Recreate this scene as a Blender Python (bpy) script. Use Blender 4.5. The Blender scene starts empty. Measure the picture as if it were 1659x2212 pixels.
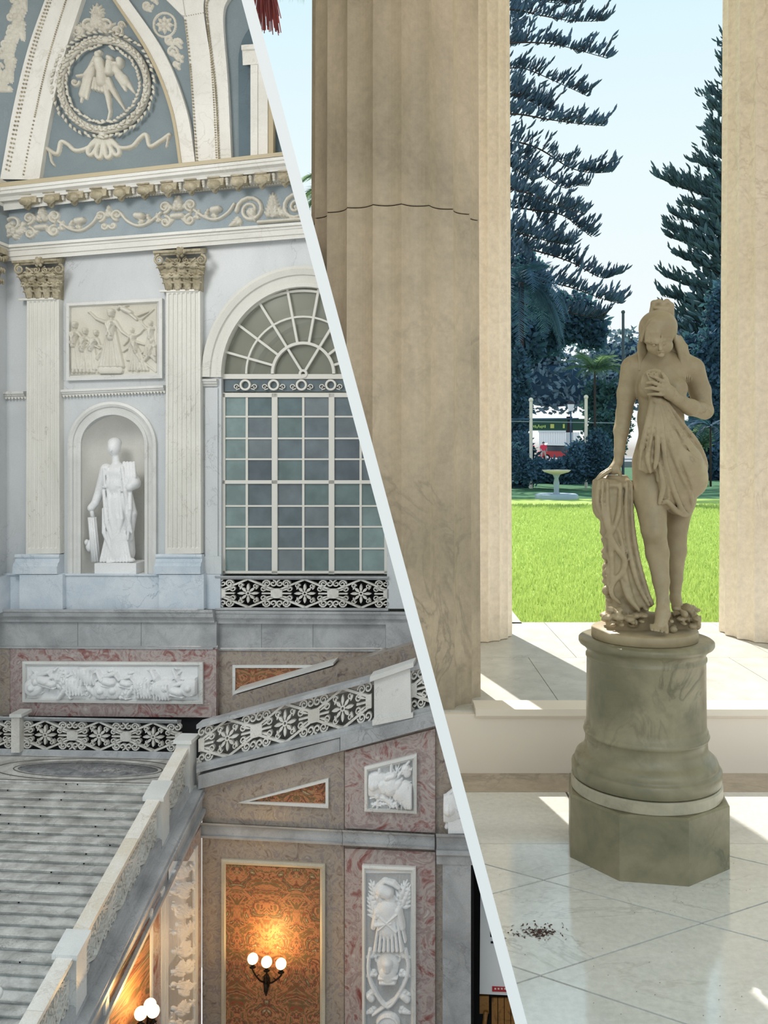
import bpy, bmesh, math, random
import numpy as np
from mathutils import Vector, Matrix
from mathutils.geometry import tessellate_polygon
R = random.Random(7)
PI = math.pi
# ------------------------------------------------------------------ camera, sky, lights, exposure
FPX = 2000.0; CX = 829.5; HY = 970.0; EYE = 1.6
sc = bpy.context.scene
cam_data = bpy.data.cameras.new('camera'); cam = bpy.data.objects.new('camera', cam_data)
sc.collection.objects.link(cam); sc.camera = cam
cam.location = (0, 0, EYE); cam.rotation_euler = (PI/2, 0, 0)
cam_data.sensor_width = 36; cam_data.lens = FPX/2212*36
cam_data.shift_y = -(1106-HY)/2212; cam_data.clip_end = 500; cam_data.clip_start = .05
sc.view_settings.view_transform = 'Standard'; sc.view_settings.look = 'None'
sc.view_settings.gamma = 1; sc.view_settings.use_curve_mapping = False
sc.view_settings.exposure = 0.0
w = bpy.data.worlds.new('sky'); sc.world = w; w.use_nodes = True
nt = w.node_tree; nt.nodes.clear()
def N(nt, t, **kw):
    n = nt.nodes.new(t)
    for k, v in kw.items(): setattr(n, k, v)
    return n
out = N(nt, 'ShaderNodeOutputWorld'); bg = N(nt, 'ShaderNodeBackground'); tc = N(nt, 'ShaderNodeTexCoord')
sp = N(nt, 'ShaderNodeSeparateXYZ'); rp = N(nt, 'ShaderNodeValToRGB')
nt.links.new(tc.outputs['Generated'], sp.inputs[0]); nt.links.new(sp.outputs['Z'], rp.inputs[0])
e = rp.color_ramp.elements
e[0].position = 0.0; e[0].color = (.62, .60, .55, 1); e[1].position = 1.0; e[1].color = (.40, .68, .95, 1)
for p, c in ((.01, (.98, 1, 1.0, 1)), (.16, (.90, .98, 1.0, 1)), (.30, (.83, .97, 1, 1)), (.5, (.66, .90, 1, 1))):
    x = e.new(p); x.color = c
nt.links.new(rp.outputs[0], bg.inputs[0]); bg.inputs[1].default_value = 1.0
nt.links.new(bg.outputs[0], out.inputs[0])
def lamp(name, kind, loc, rot=None, direction=None, **kw):
    d = bpy.data.lights.new(name, kind)
    for k, v in kw.items(): setattr(d, k, v)
    o = bpy.data.objects.new(name, d); o.location = loc
    if direction is not None: o.rotation_euler = Vector(direction).to_track_quat('-Z', 'Y').to_euler()
    sc.collection.objects.link(o); return o
SUN = Vector((-.159, .636, .755))
lamp('sun', 'SUN', (0, 0, 30), direction=-SUN, energy=6.2, color=(1, .95, .86), angle=.009)
# added area lamp raking the hall reliefs from upper left; no windows built there
lamp('hall_raking_lamp', 'AREA', (-11.5, 14, 11), direction=(.55, .75, -.55), energy=1050, color=(1, .97, .93), size=5, shape='SQUARE')
# added area lamp behind the viewer, brightens the partition, column and pedestal fronts
lamp('room_fill_lamp', 'AREA', (1.6, -1.2, 3.6), direction=(-.15, .9, -.35), energy=42, color=(1, .94, .86), size=2.2, shape='SQUARE')

# ------------------------------------------------------------------ helpers
PSI = math.radians(8.6); CP, SP_ = math.cos(PSI), math.sin(PSI); SH = .028; DW = 27.0
def LW(p):      # local frame of the stair hall (x along the window wall, y into it, z up from eye level) -> world
    x, y, z = p
    return (x*CP + y*SP_, DW - x*SP_ + y*CP, EYE + z + SH*x)
def P(px, py, y=0.0):       # point on the hall's plane y = const seen at a pixel
    a = (px-CX)/FPX; c = (HY-py)/FPX
    x = (a*(DW + y*CP) - y*SP_)/(CP + a*SP_)
    t = DW - x*SP_ + y*CP
    return (x, y, t*c - SH*x)
def PU(px, py, x):          # point on the hall's plane x = const seen at a pixel
    a = (px-CX)/FPX; c = (HY-py)/FPX
    y = (a*(DW - x*SP_) - x*CP)/(SP_ - a*CP)
    t = DW - x*SP_ + y*CP
    return (x, y, t*c - SH*x)
def PZ(px, py, z):          # point on the hall's horizontal z = const (ignoring the slight ramp) seen at a pixel
    c = (HY-py)/FPX; a = (px-CX)/FPX
    t = z/c
    for _ in range(6):
        wx = t*a; wy = t
        x = wx*CP - (wy-DW)*SP_; y = wx*SP_ + (wy-DW)*CP
        t = (z + SH*x)/c
    return (x, y, z)
ID = lambda p: p
def RW(px, py, Y): return ((px-CX)/FPX*Y, Y, EYE - (py-HY)/FPX*Y)

SIDE = 'L'; ALL = {'L': [], 'R': []}
class MB:
    def __init__(s, F=LW): s.v = []; s.f = []; s.F = F; s.sm = []
    def add(s, vs, fs, smooth=False):
        n = len(s.v); s.v += [tuple(v) for v in vs]
        for f in fs: s.f.append(tuple(i+n for i in f)); s.sm.append(smooth)
        return s
    def box(s, a, b):
        x0, y0, z0 = a; x1, y1, z1 = b
        if x0 > x1: x0, x1 = x1, x0
        if y0 > y1: y0, y1 = y1, y0
        if z0 > z1: z0, z1 = z1, z0
        return s.add([(x0,y0,z0),(x1,y0,z0),(x1,y1,z0),(x0,y1,z0),(x0,y0,z1),(x1,y0,z1),(x1,y1,z1),(x0,y1,z1)],
                     [(0,3,2,1),(4,5,6,7),(0,1,5,4),(1,2,6,5),(2,3,7,6),(3,0,4,7)])
    def prism(s, A, B, smooth=False):   # two matching rings
        n = len(A)
        return s.add(list(A)+list(B), [tuple(range(n))[::-1], tuple(range(n, 2*n))] + [(i, (i+1) % n, n+(i+1) % n, n+i) for i in range(n)], smooth)
    def slab(s, pts, yf, yb):           # pixel polygon at hall plane yf pushed back to yb
        A = [P(x, y, yf) for x, y in pts]; B = [(p[0], yb, p[2]) for p in A]
        return s.prism(A, B)
    def rect(s, x0, y0, x1, y1, yf, yb): return s.slab([(x0,y0),(x1,y0),(x1,y1),(x0,y1)], yf, yb)
    def holed(s, loops, yf, yb):        # pixel loops: the outer one, then holes
        L3 = [[P(x, y, yf) for x, y in lp] for lp in loops]
        flat = [p for lp in L3 for p in lp]
        tris = tessellate_polygon([[Vector((p[0], p[2], 0)) for p in lp] for lp in L3])
        n = len(flat); back = [(p[0], yb, p[2]) for p in flat]
        fs = [tuple(t) for t in tris] + [tuple(n+i for i in t) for t in tris]
        k = 0
        for lp in L3:
            m = len(lp); fs += [(k+i, k+(i+1) % m, n+k+(i+1) % m, n+k+i) for i in range(m)]; k += m
        return s.add(flat+back, fs)
    def tube(s, pts, r, seg=6, caps=True, flat=1.0, closed=False, smooth=True):
        pts = [Vector(p) for p in pts]; n = len(pts)
        rs = r if hasattr(r, '__len__') else [r]*n
        up = Vector((0, 1, 0)); vs = []
        for i in range(n):
            if closed: t = pts[(i+1) % n]-pts[i-1]
            else: t = pts[min(i+1, n-1)]-pts[max(i-1, 0)]
            if t.length < 1e-9: t = Vector((0, 0, 1))
            t.normalize()
            a = t.cross(up)
            if a.length < .15: a = t.cross(Vector((1, 0, 0)))
            a.normalize(); b = a.cross(t)
            for k in range(seg):
                q = 2*PI*k/seg; vs.append(pts[i] + a*rs[i]*math.cos(q) + b*rs[i]*flat*math.sin(q))
        fs = []
        for i in range(n if closed else n-1):
            j = (i+1) % n
            for k in range(seg):
                l = (k+1) % seg; fs.append((i*seg+k, i*seg+l, j*seg+l, j*seg+k))
        if caps and not closed: fs += [tuple(range(seg))[::-1], tuple(range((n-1)*seg, n*seg))]
        return s.add(vs, fs, smooth)
    def ball(s, c, r, seg=8, rings=5, rot=None):
        rx, ry, rz = (r, r, r) if not hasattr(r, '__len__') else r
        vs = []; fs = []
        for i in range(rings+1):
            th = PI*i/rings
            for k in range(seg):
                ph = 2*PI*k/seg; v = Vector((rx*math.sin(th)*math.cos(ph), ry*math.sin(th)*math.sin(ph), rz*math.cos(th)))
                if rot is not None: v = rot @ v
                vs.append((c[0]+v[0], c[1]+v[1], c[2]+v[2]))
        for i in range(rings):
            for k in range(seg):
                l = (k+1) % seg; fs.append((i*seg+k, (i+1)*seg+k, (i+1)*seg+l, i*seg+l))
        return s.add(vs, fs, True)
    def lathe(s, prof, c=(0, 0, 0), seg=32, a0=0, a1=2*PI, smooth=True):
        full = abs(a1-a0-2*PI) < 1e-6; m = seg if full else seg+1
        vs = []; fs = []
        for r, z in prof:
            for k in range(m):
                a = a0+(a1-a0)*k/seg; vs.append((c[0]+r*math.cos(a), c[1]+r*math.sin(a), c[2]+z))
        for i in range(len(prof)-1):
            for k in range(seg):
                l = (k+1) % m; fs.append((i*m+k, i*m+l, (i+1)*m+l, (i+1)*m+k))
        return s.add(vs, fs, smooth)
    def sweep(s, rings, closed=False, smooth=False):  # list of rings (open profiles) joined
        n = len(rings[0]); vs = [p for r in rings for p in r]; fs = []
        for i in range(len(rings)-1 if not closed else len(rings)):
            j = (i+1) % len(rings)
            for k in range(n-1): fs.append((i*n+k, i*n+k+1, j*n+k+1, j*n+k))
        return s.add(vs, fs, smooth)
    def mould(s, a, b, prof, closed=True):      # moulding between pixels a and b; prof = (px down, hall y)
        rings = []
        for (qx, qy) in (a, b):
            x = P(qx, qy, prof[0][1])[0]; rings.append([(x, y, P(qx, qy+d, y)[2]) for d, y in prof])
        s.sweep(rings); n = len(prof)
        if closed: s.add(rings[0], [tuple(range(n))]); s.add(rings[1], [tuple(range(n))])
        return s
    def mesh(s, name):
        me = bpy.data.meshes.new(name)
        me.from_pydata([s.F(v) for v in s.v], [], s.f)
        me.polygons.foreach_set('use_smooth', s.sm); me.update()
        return me
def nrm(me):
    bm = bmesh.new(); bm.from_mesh(me); bmesh.ops.recalc_face_normals(bm, faces=bm.faces); bm.to_mesh(me); bm.free()
def obj(name, mb, mat, parent=None, fix=True, auto=None, **props):
    me = mb.mesh(name) if isinstance(mb, MB) else mb
    if fix: nrm(me)
    if mat is not None: me.materials.append(mat)
    o = bpy.data.objects.new(name, me); sc.collection.objects.link(o)
    if parent is not None:
        o.parent = parent; o.matrix_parent_inverse = Matrix.Translation(-parent.location) if parent.type == 'EMPTY' else Matrix()
    for k, v in props.items(): o[k] = v
    ALL[SIDE].append(o)
    return o
def thing(name, label, cat, loc=(0, 0, 0), group=None, F=None):
    o = bpy.data.objects.new(name, None); sc.collection.objects.link(o)
    o.location = F(loc) if F else loc; o.empty_display_size = .1
    o['label'] = label; o['category'] = cat
    if group: o['group'] = group
    return o
def struct(name, loc=(0, 0, 0), label=None):
    o = bpy.data.objects.new(name, None); sc.collection.objects.link(o); o.location = loc
    o['kind'] = 'structure'; o.empty_display_size = .1
    if label: o['label'] = label; o['category'] = name.split('_')[0]
    return o

# ------------------------------------------------------------------ materials
def mat_base(name, rough=.5, spec=.5):
    m = bpy.data.materials.new(name); m.use_nodes = True; t = m.node_tree; b = t.nodes['Principled BSDF']
    b.inputs['Roughness'].default_value = rough; b.inputs['Specular IOR Level'].default_value = spec
    return m, t, b
def plain(name, col, rough=.5, spec=.4, metal=0, emit=None, es=0):
    m, t, b = mat_base(name, rough, spec); b.inputs['Base Color'].default_value = (*col, 1); b.inputs['Metallic'].default_value = metal
    if emit: b.inputs['Emission Color'].default_value = (*emit, 1); b.inputs['Emission Strength'].default_value = es
    return m
def ramp(t, src, stops):
    r = N(t, 'ShaderNodeValToRGB'); el = r.color_ramp.elements
    el[0].position, el[0].color = stops[0][0], (*stops[0][1], 1); el[1].position, el[1].color = stops[-1][0], (*stops[-1][1], 1)
    for p, c in stops[1:-1]: x = el.new(p); x.color = (*c, 1)
    t.links.new(src, r.inputs[0]); return r.outputs[0]
def coords(t, scale=(1, 1, 1), rnd=False, rot=(0, 0, 0)):
    c = N(t, 'ShaderNodeTexCoord'); mp = N(t, 'ShaderNodeMapping'); mp.inputs['Scale'].default_value = scale; mp.inputs['Rotation'].default_value = rot
    t.links.new(c.outputs['Object'], mp.inputs[0])
    if rnd:
        oi = N(t, 'ShaderNodeObjectInfo'); mu = N(t, 'ShaderNodeMath', operation='MULTIPLY'); mu.inputs[1].default_value = 40
        t.links.new(oi.outputs['Random'], mu.inputs[0]); t.links.new(mu.outputs[0], mp.inputs['Location'])
    return mp.outputs[0]
def noise(t, v, scale, detail=4, rough=.55, dist=0):
    n = N(t, 'ShaderNodeTexNoise'); n.inputs['Scale'].default_value = scale; n.inputs['Detail'].default_value = detail
    n.inputs['Roughness'].default_value = rough; n.inputs['Distortion'].default_value = dist; t.links.new(v, n.inputs['Vector']); return n.outputs['Fac']
def mix(t, f, a, b, mode='MIX'):
    m = N(t, 'ShaderNodeMix', data_type='RGBA', blend_type=mode)
    if isinstance(f, (int, float)): m.inputs[0].default_value = f
    else: t.links.new(f, m.inputs[0])
    for i, x in ((6, a), (7, b)):
        if isinstance(x, tuple): m.inputs[i].default_value = (*x, 1)
        else: t.links.new(x, m.inputs[i])
    return m.outputs[2]
def bump(t, b, h, strength=.2, dist=.02):
    n = N(t, 'ShaderNodeBump'); n.inputs['Strength'].default_value = strength; n.inputs['Distance'].default_value = dist
    t.links.new(h, n.inputs['Height']); t.links.new(n.outputs[0], b.inputs['Normal'])
def marble(name, base, dark, vein, vs=1.0, rough=.35, vw=.03, cloud=1.0, rnd=False, stretch=(1, 1, 1), bmp=0, tint=None):
    m, t, b = mat_base(name, rough, .45); v = coords(t, tuple(vs*q for q in stretch), rnd, (.3, .5, .2))
    c = ramp(t, noise(t, v, .9*cloud, 6, .6, .6), [(.33, dark), (.62, base)])
    n2 = noise(t, v, 1.6, 8, .55, 1.2)
    a = N(t, 'ShaderNodeMath', operation='SUBTRACT'); a.inputs[1].default_value = .5; t.links.new(n2, a.inputs[0])
    ab = N(t, 'ShaderNodeMath', operation='ABSOLUTE'); t.links.new(a.outputs[0], ab.inputs[0])
    f = ramp(t, ab.outputs[0], [(0, (1, 1, 1)), (vw, (0, 0, 0))])
    f2 = N(t, 'ShaderNodeMath', operation='MULTIPLY'); t.links.new(f, f2.inputs[0]); t.links.new(ramp(t, noise(t, v, .6, 3), [(.45, (0, 0, 0)), (.7, (.85, .85, .85))]), f2.inputs[1])
    c = mix(t, f2.outputs[0], c, vein)
    c = mix(t, .5, c, ramp(t, noise(t, coords(t, (1, 1, 1)), 38/max(vs, .6), 5, .7), [(.3, (.72, .72, .72)), (.65, (1.1, 1.1, 1.1))]), 'MULTIPLY')
    if tint:
        oi = N(t, 'ShaderNodeObjectInfo'); c = mix(t, oi.outputs['Random'], c, tint, 'MULTIPLY')
    t.links.new(c, b.inputs['Base Color'])
    if bmp: bump(t, b, noise(t, v, 30, 4), bmp, .01)
    return m
def breccia(name, cols, scale=1.0, rough=.3, detail=9, dist=1.5, mirror=None, fine=None):
    m, t, b = mat_base(name, rough, .5); v = coords(t, (scale,)*3)
    if mirror is not None:      # book-matched slabs: mirrored about a joint
        s = N(t, 'ShaderNodeSeparateXYZ'); t.links.new(v, s.inputs[0])
        q = N(t, 'ShaderNodeMath', operation='PINGPONG'); q.inputs[1].default_value = mirror[1]*scale
        aq = N(t, 'ShaderNodeMath', operation='SUBTRACT'); aq.inputs[1].default_value = mirror[0]*scale; t.links.new(s.outputs[0], aq.inputs[0]); t.links.new(aq.outputs[0], q.inputs[0])
        cb = N(t, 'ShaderNodeCombineXYZ'); t.links.new(q.outputs[0], cb.inputs[0]); t.links.new(s.outputs[2], cb.inputs[2]); v = cb.outputs[0]
    n = len(cols); c = ramp(t, noise(t, v, 1.4, detail, .68, dist), [(.3+.4*i/(n-1), k) for i, k in enumerate(cols)])
    if fine:
        vo = N(t, 'ShaderNodeTexVoronoi'); vo.inputs['Scale'].default_value = fine[0]; t.links.new(v, vo.inputs['Vector'])
        g = ramp(t, vo.outputs['Distance'], [(0, (1, 1, 1)), (.22, (0, 0, 0))]); g2 = N(t, 'ShaderNodeMath', operation='MULTIPLY'); g2.inputs[1].default_value = fine[2]
        t.links.new(g, g2.inputs[0]); c = mix(t, g2.outputs[0], c, fine[1])
        vo = N(t, 'ShaderNodeTexVoronoi'); vo.inputs['Scale'].default_value = fine[0]*.55; t.links.new(v, vo.inputs['Vector'])
        g = ramp(t, vo.outputs['Distance'], [(0, (1, 1, 1)), (.16, (0, 0, 0))]); g2 = N(t, 'ShaderNodeMath', operation='MULTIPLY'); g2.inputs[1].default_value = fine[2]
        t.links.new(g, g2.inputs[0]); c = mix(t, g2.outputs[0], c, fine[3])
    t.links.new(c, b.inputs['Base Color']); return m
M = {}
M['partition'] = plain('partition_white', (.98, .98, .98), .6, .1)
M['wall'] = marble('grey_wall_marble', (.66, .69, .71), (.57, .60, .62), (.26, .26, .27), .35, .4, .006, stretch=(1.6, 1, 1))
M['white'] = marble('white_marble', (.80, .80, .78), (.66, .66, .64), (.42, .39, .36), .6, .4, .012)
M['stucco'] = marble('white_stucco', (.84, .83, .79), (.74, .73, .68), (.62, .60, .54), .6, .7, .02)
M['gilt'] = plain('tan_trim', (.50, .43, .29), .5)
M['shaft'] = marble('cream_fluted_marble', (.80, .79, .74), (.70, .69, .64), (.34, .29, .25), .5, .4, .006, stretch=(1, 1, .6))
M['capital'] = marble('aged_capital', (.54, .48, .35), (.28, .24, .15), (.16, .13, .09), 2.5, .6, .05)
M['blue'] = marble('blue_grey_paint', (.25, .305, .335), (.215, .27, .30), (.28, .34, .38), .7, .8, .01)
M['frieze'] = marble('frieze_paint', (.36, .42, .46), (.28, .34, .38), (.40, .44, .46), .9, .8, .01)
M['relief'] = marble('relief_stucco', (.72, .70, .62), (.60, .57, .49), (.48, .44, .36), .8, .6, .008)
M['statue_w'] = marble('statue_white_marble', (.90, .91, .92), (.82, .83, .84), (.7, .7, .7), .8, .45, .01)
M['blueish'] = marble('pale_blue_marble', (.70, .76, .82), (.52, .60, .68), (.36, .42, .50), .9, .3, .02)
M['greym'] = marble('grey_ledge_marble', (.50, .515, .53), (.32, .33, .345), (.22, .22, .23), 1.2, .35, .03)
M['red'] = breccia('red_breccia', [(.20, .04, .035), (.30, .15, .14), (.47, .41, .39), (.31, .22, .21), (.56, .52, .49)], 1.3, fine=(3.0, (.26, .06, .05), .6, (.68, .66, .64)))
M['brown'] = breccia('brown_granite', [(.12, .10, .11), (.30, .24, .20), (.40, .34, .28), (.26, .22, .22), (.46, .40, .33)], 2.0, fine=(5.5, (.14, .13, .16), .8, (.58, .50, .34)))
M['orange'] = breccia('orange_alabaster', [(.10, .02, .012), (.34, .08, .035), (.12, .10, .04), (.52, .22, .10), (.13, .035, .02), (.20, .18, .08), (.62, .42, .28)], 1.5, .55, 7, 2.2, mirror=(-3.9, .8), fine=(3.0, (.14, .025, .015), .35, (.55, .42, .26)))
M['lattice'] = marble('pierced_marble', (.78, .77, .73), (.60, .58, .53), (.40, .36, .32), 1.5, .45, .02)
M['step'] = marble('worn_step_marble', (.74, .73, .70), (.36, .35, .33), (.18, .18, .18), 2.0, .35, .02, rnd=True, stretch=(1, 1, 1))
M['dark'] = plain('painted_black', (.02, .02, .022), .9, .1)  # black parts; also sheets whose colour is the dark of openings
M['frame'] = plain('white_window_paint', (.72, .71, .66), .5)
# ------------------------------------------------------------------ sculpting kit: distance field carved with blobs, meshed once
class Field:
    def __init__(s, lo, hi, h):
        s.h = h; s.lo = np.array(lo, float); s.n = np.ceil((np.array(hi)-s.lo)/h).astype(int)+1
        s.D = np.full(tuple(s.n), 9.0, np.float32)
        s.ax = [s.lo[i]+h*np.arange(s.n[i]) for i in range(3)]
    def _blk(s, lo, hi):
        i0 = np.clip(np.floor((np.array(lo)-s.lo)/s.h).astype(int), 0, s.n); i1 = np.clip(np.ceil((np.array(hi)-s.lo)/s.h).astype(int)+1, 0, s.n)
        if (i1 <= i0).any(): return None
        sl = tuple(slice(a, b) for a, b in zip(i0, i1))
        X = s.ax[0][sl[0]][:, None, None]; Y = s.ax[1][sl[1]][None, :, None]; Z = s.ax[2][sl[2]][None, None, :]
        return sl, X.astype(np.float32), Y.astype(np.float32), Z.astype(np.float32)
    def _put(s, sl, d, k, sub):
        c = s.D[sl]
        if sub:
            d = -d
            if k > 0: hh = np.clip(.5-.5*(c-d)/k, 0, 1); s.D[sl] = c*(1-hh)+d*hh + k*hh*(1-hh)
            else: s.D[sl] = np.maximum(c, d)
        elif k > 0:
            hh = np.clip(.5+.5*(c-d)/k, 0, 1); s.D[sl] = c*(1-hh)+d*hh - k*hh*(1-hh)
        else: s.D[sl] = np.minimum(c, d)
    def cap(s, a, b, ra, rb=None, k=.01, sub=False):
        rb = ra if rb is None else rb; a = np.array(a, float); b = np.array(b, float); m = max(ra, rb)+k*1.5+2.5*s.h
        q = s._blk(np.minimum(a, b)-m, np.maximum(a, b)+m)
        if q is None: return s
        sl, X, Y, Z = q; ab = b-a; L = float(ab@ab)+1e-12
        t = np.clip(((X-a[0])*ab[0]+(Y-a[1])*ab[1]+(Z-a[2])*ab[2])/L, 0, 1)
        d = np.sqrt((X-a[0]-t*ab[0])**2+(Y-a[1]-t*ab[1])**2+(Z-a[2]-t*ab[2])**2)-(ra+(rb-ra)*t)
        s._put(sl, d, k, sub); return s
    def chain(s, pts, rs, k=.01, sub=False):
        for i in range(len(pts)-1): s.cap(pts[i], pts[i+1], rs[i], rs[i+1], k, sub)
        return s
    def ell(s, c, r, k=.01, rot=None, sub=False):
        c = np.array(c, float); r = np.array(r, float); m = r.max()+k*1.5+2.5*s.h
        q = s._blk(c-m, c+m)
        if q is None: return s
        sl, X, Y, Z = q; x, y, z = X-c[0], Y-c[1], Z-c[2]
        if rot is not None:
            A = np.array(rot.transposed() if hasattr(rot, 'transposed') else rot)
            x, y, z = A[0][0]*x+A[0][1]*y+A[0][2]*z, A[1][0]*x+A[1][1]*y+A[1][2]*z, A[2][0]*x+A[2][1]*y+A[2][2]*z
        k0 = np.sqrt((x/r[0])**2+(y/r[1])**2+(z/r[2])**2); k1 = np.sqrt((x/r[0]**2)**2+(y/r[1]**2)**2+(z/r[2]**2)**2)+1e-9
        s._put(sl, k0*(k0-1)/k1, k, sub); return s
    def mesh(s, name, F=ID):
        D = s.D; D[0] = D[-1] = 1; D[:, 0] = D[:, -1] = 1; D[:, :, 0] = D[:, :, -1] = 1
        ins = D < 0; nx, ny, nz = D.shape
        cs = [(i, j, k) for i in (0, 1) for j in (0, 1) for k in (0, 1)]
        cnt = np.zeros((nx-1, ny-1, nz-1), np.int8)
        for i, j, k in cs: cnt += ins[i:nx-1+i, j:ny-1+j, k:nz-1+k]
        act = np.argwhere((cnt > 0) & (cnt < 8)); idx = np.full((nx-1, ny-1, nz-1), -1, np.int32)
        idx[tuple(act.T)] = np.arange(len(act))
        acc = np.zeros((len(act), 3)); num = np.zeros(len(act))
        cv = {c: D[act[:, 0]+c[0], act[:, 1]+c[1], act[:, 2]+c[2]] for c in cs}
        for c in cs:
            for ax in range(3):
                if c[ax]: continue
                c2 = list(c); c2[ax] = 1; c2 = tuple(c2); a, b = cv[c], cv[c2]; mk = (a < 0) != (b < 0)
                t = np.where(mk, a/(a-b+1e-12), 0)
                for q in range(3): acc[:, q] += np.where(mk, c[q]+(t if q == ax else 0), 0)
                num += mk
        V = (act+acc/num[:, None])*s.h+s.lo
        quads = []
        for ax in range(3):
            sh = [slice(None)]*3; sh2 = list(sh); sh[ax] = slice(0, -1); sh2[ax] = slice(1, None)
            A = ins[tuple(sh)]; B = ins[tuple(sh2)]; o = [q for q in range(3) if q != ax]
            e = np.argwhere(A != B); e = e[(e[:, o[0]] > 0) & (e[:, o[1]] > 0)]
            if not len(e): continue
            e = e[(e[:, o[0]] < s.n[o[0]]-1) & (e[:, o[1]] < s.n[o[1]]-1)]
            fl = A[tuple(e.T)]
            def g(da, db):
                q = e.copy(); q[:, o[0]] -= da; q[:, o[1]] -= db; return idx[tuple(q.T)]
            Q = np.stack([g(1, 1), g(0, 1), g(0, 0), g(1, 0)], 1)
            if ax == 1: fl = ~fl
            Q[~fl] = Q[~fl][:, ::-1]; quads.append(Q)
        Q = np.concatenate(quads)
        # light smoothing of the net
        for _ in range(1):
            S = np.zeros_like(V); C = np.zeros(len(V))
            for a, b in ((0, 1), (1, 2), (2, 3), (3, 0)):
                np.add.at(S, Q[:, a], V[Q[:, b]]); np.add.at(S, Q[:, b], V[Q[:, a]]); np.add.at(C, Q[:, a], 1); np.add.at(C, Q[:, b], 1)
            V = V*.5+S/np.maximum(C, 1)[:, None]*.5
        if F is not ID: V = np.array([F(v) for v in V])
        me = bpy.data.meshes.new(name); me.vertices.add(len(V)); me.vertices.foreach_set('co', V.astype(np.float32).ravel())
        me.loops.add(len(Q)*4); me.loops.foreach_set('vertex_index', Q.ravel().astype(np.int32))
        me.polygons.add(len(Q)); me.polygons.foreach_set('loop_start', np.arange(0, len(Q)*4, 4, dtype=np.int32))
        me.polygons.foreach_set('use_smooth', np.ones(len(Q), bool)); me.update(calc_edges=True); me.validate()
        return me
def curve(pts, n=8):        # Catmull-Rom through 2D/3D points
    pts = [np.array(p, float) for p in pts]; q = [2*pts[0]-pts[1]]+pts+[2*pts[-1]-pts[-2]]; o = []
    for i in range(1, len(q)-2):
        for j in range(n):
            t = j/n; o.append(.5*((2*q[i])+(-q[i-1]+q[i+1])*t+(2*q[i-1]-5*q[i]+4*q[i+1]-q[i+2])*t*t+(-q[i-1]+3*q[i]-3*q[i+1]+q[i+2])*t**3))
    return o+[pts[-1]]
# ---- reliefs: a carved height field over a pixel rectangle
def relief(box, prims, conv, step=1.0, depth=1.0, cut=False):
    x0, y0, x1, y1 = box; nx = max(2, int((x1-x0)/step)); ny = max(2, int((y1-y0)/step))
    X, Y = np.meshgrid(np.linspace(x0, x1, nx+1), np.linspace(y0, y1, ny+1), indexing='ij'); H = np.zeros_like(X)
    for p in prims:
        ax, ay, ra, bx, by, rb = p[:6]; hs = p[6] if len(p) > 6 else 1.; base = p[7] if len(p) > 7 else 0.
        m = max(ra, rb)+1; i0 = np.searchsorted(X[:, 0], min(ax, bx)-m); i1 = np.searchsorted(X[:, 0], max(ax, bx)+m)
        j0 = np.searchsorted(Y[0], min(ay, by)-m); j1 = np.searchsorted(Y[0], max(ay, by)+m)
        if i1 <= i0 or j1 <= j0: continue
        xx = X[i0:i1, j0:j1]; yy = Y[i0:i1, j0:j1]; dx, dy = bx-ax, by-ay; t = np.clip(((xx-ax)*dx+(yy-ay)*dy)/(dx*dx+dy*dy+1e-9), 0, 1)
        r = ra+(rb-ra)*t; d2 = (xx-ax-t*dx)**2+(yy-ay-t*dy)**2
        h = np.where(d2 < r*r, base+hs*np.sqrt(np.maximum(r*r-d2, 0)), 0)
        if hs < 0: H[i0:i1, j0:j1] = np.where(d2 < r*r, np.maximum(0, H[i0:i1, j0:j1]+hs*np.sqrt(np.maximum(r*r-d2, 0))), H[i0:i1, j0:j1])
        else: H[i0:i1, j0:j1] = np.maximum(H[i0:i1, j0:j1], h)
    H *= depth; H[0] = H[-1] = 0; H[:, 0] = H[:, -1] = 0
    vs = [conv(X[i, j], Y[i, j], H[i, j]) for i in range(nx+1) for j in range(ny+1)]
    fs = [(i*(ny+1)+j, i*(ny+1)+j+1, (i+1)*(ny+1)+j+1, (i+1)*(ny+1)+j) for i in range(nx) for j in range(ny)
          if not cut or H[i:i+2, j:j+2].max() > .01]
    mb = MB(); mb.add(vs, fs, True); return mb
PXM = .0135     # metres per pixel on the window wall
def cw(y):      # converter: pixel + height in px -> hall point in front of plane y
    return lambda px, py, h: (lambda q: (q[0], y-h*PXM, q[2]))(P(px, py, y))
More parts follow.
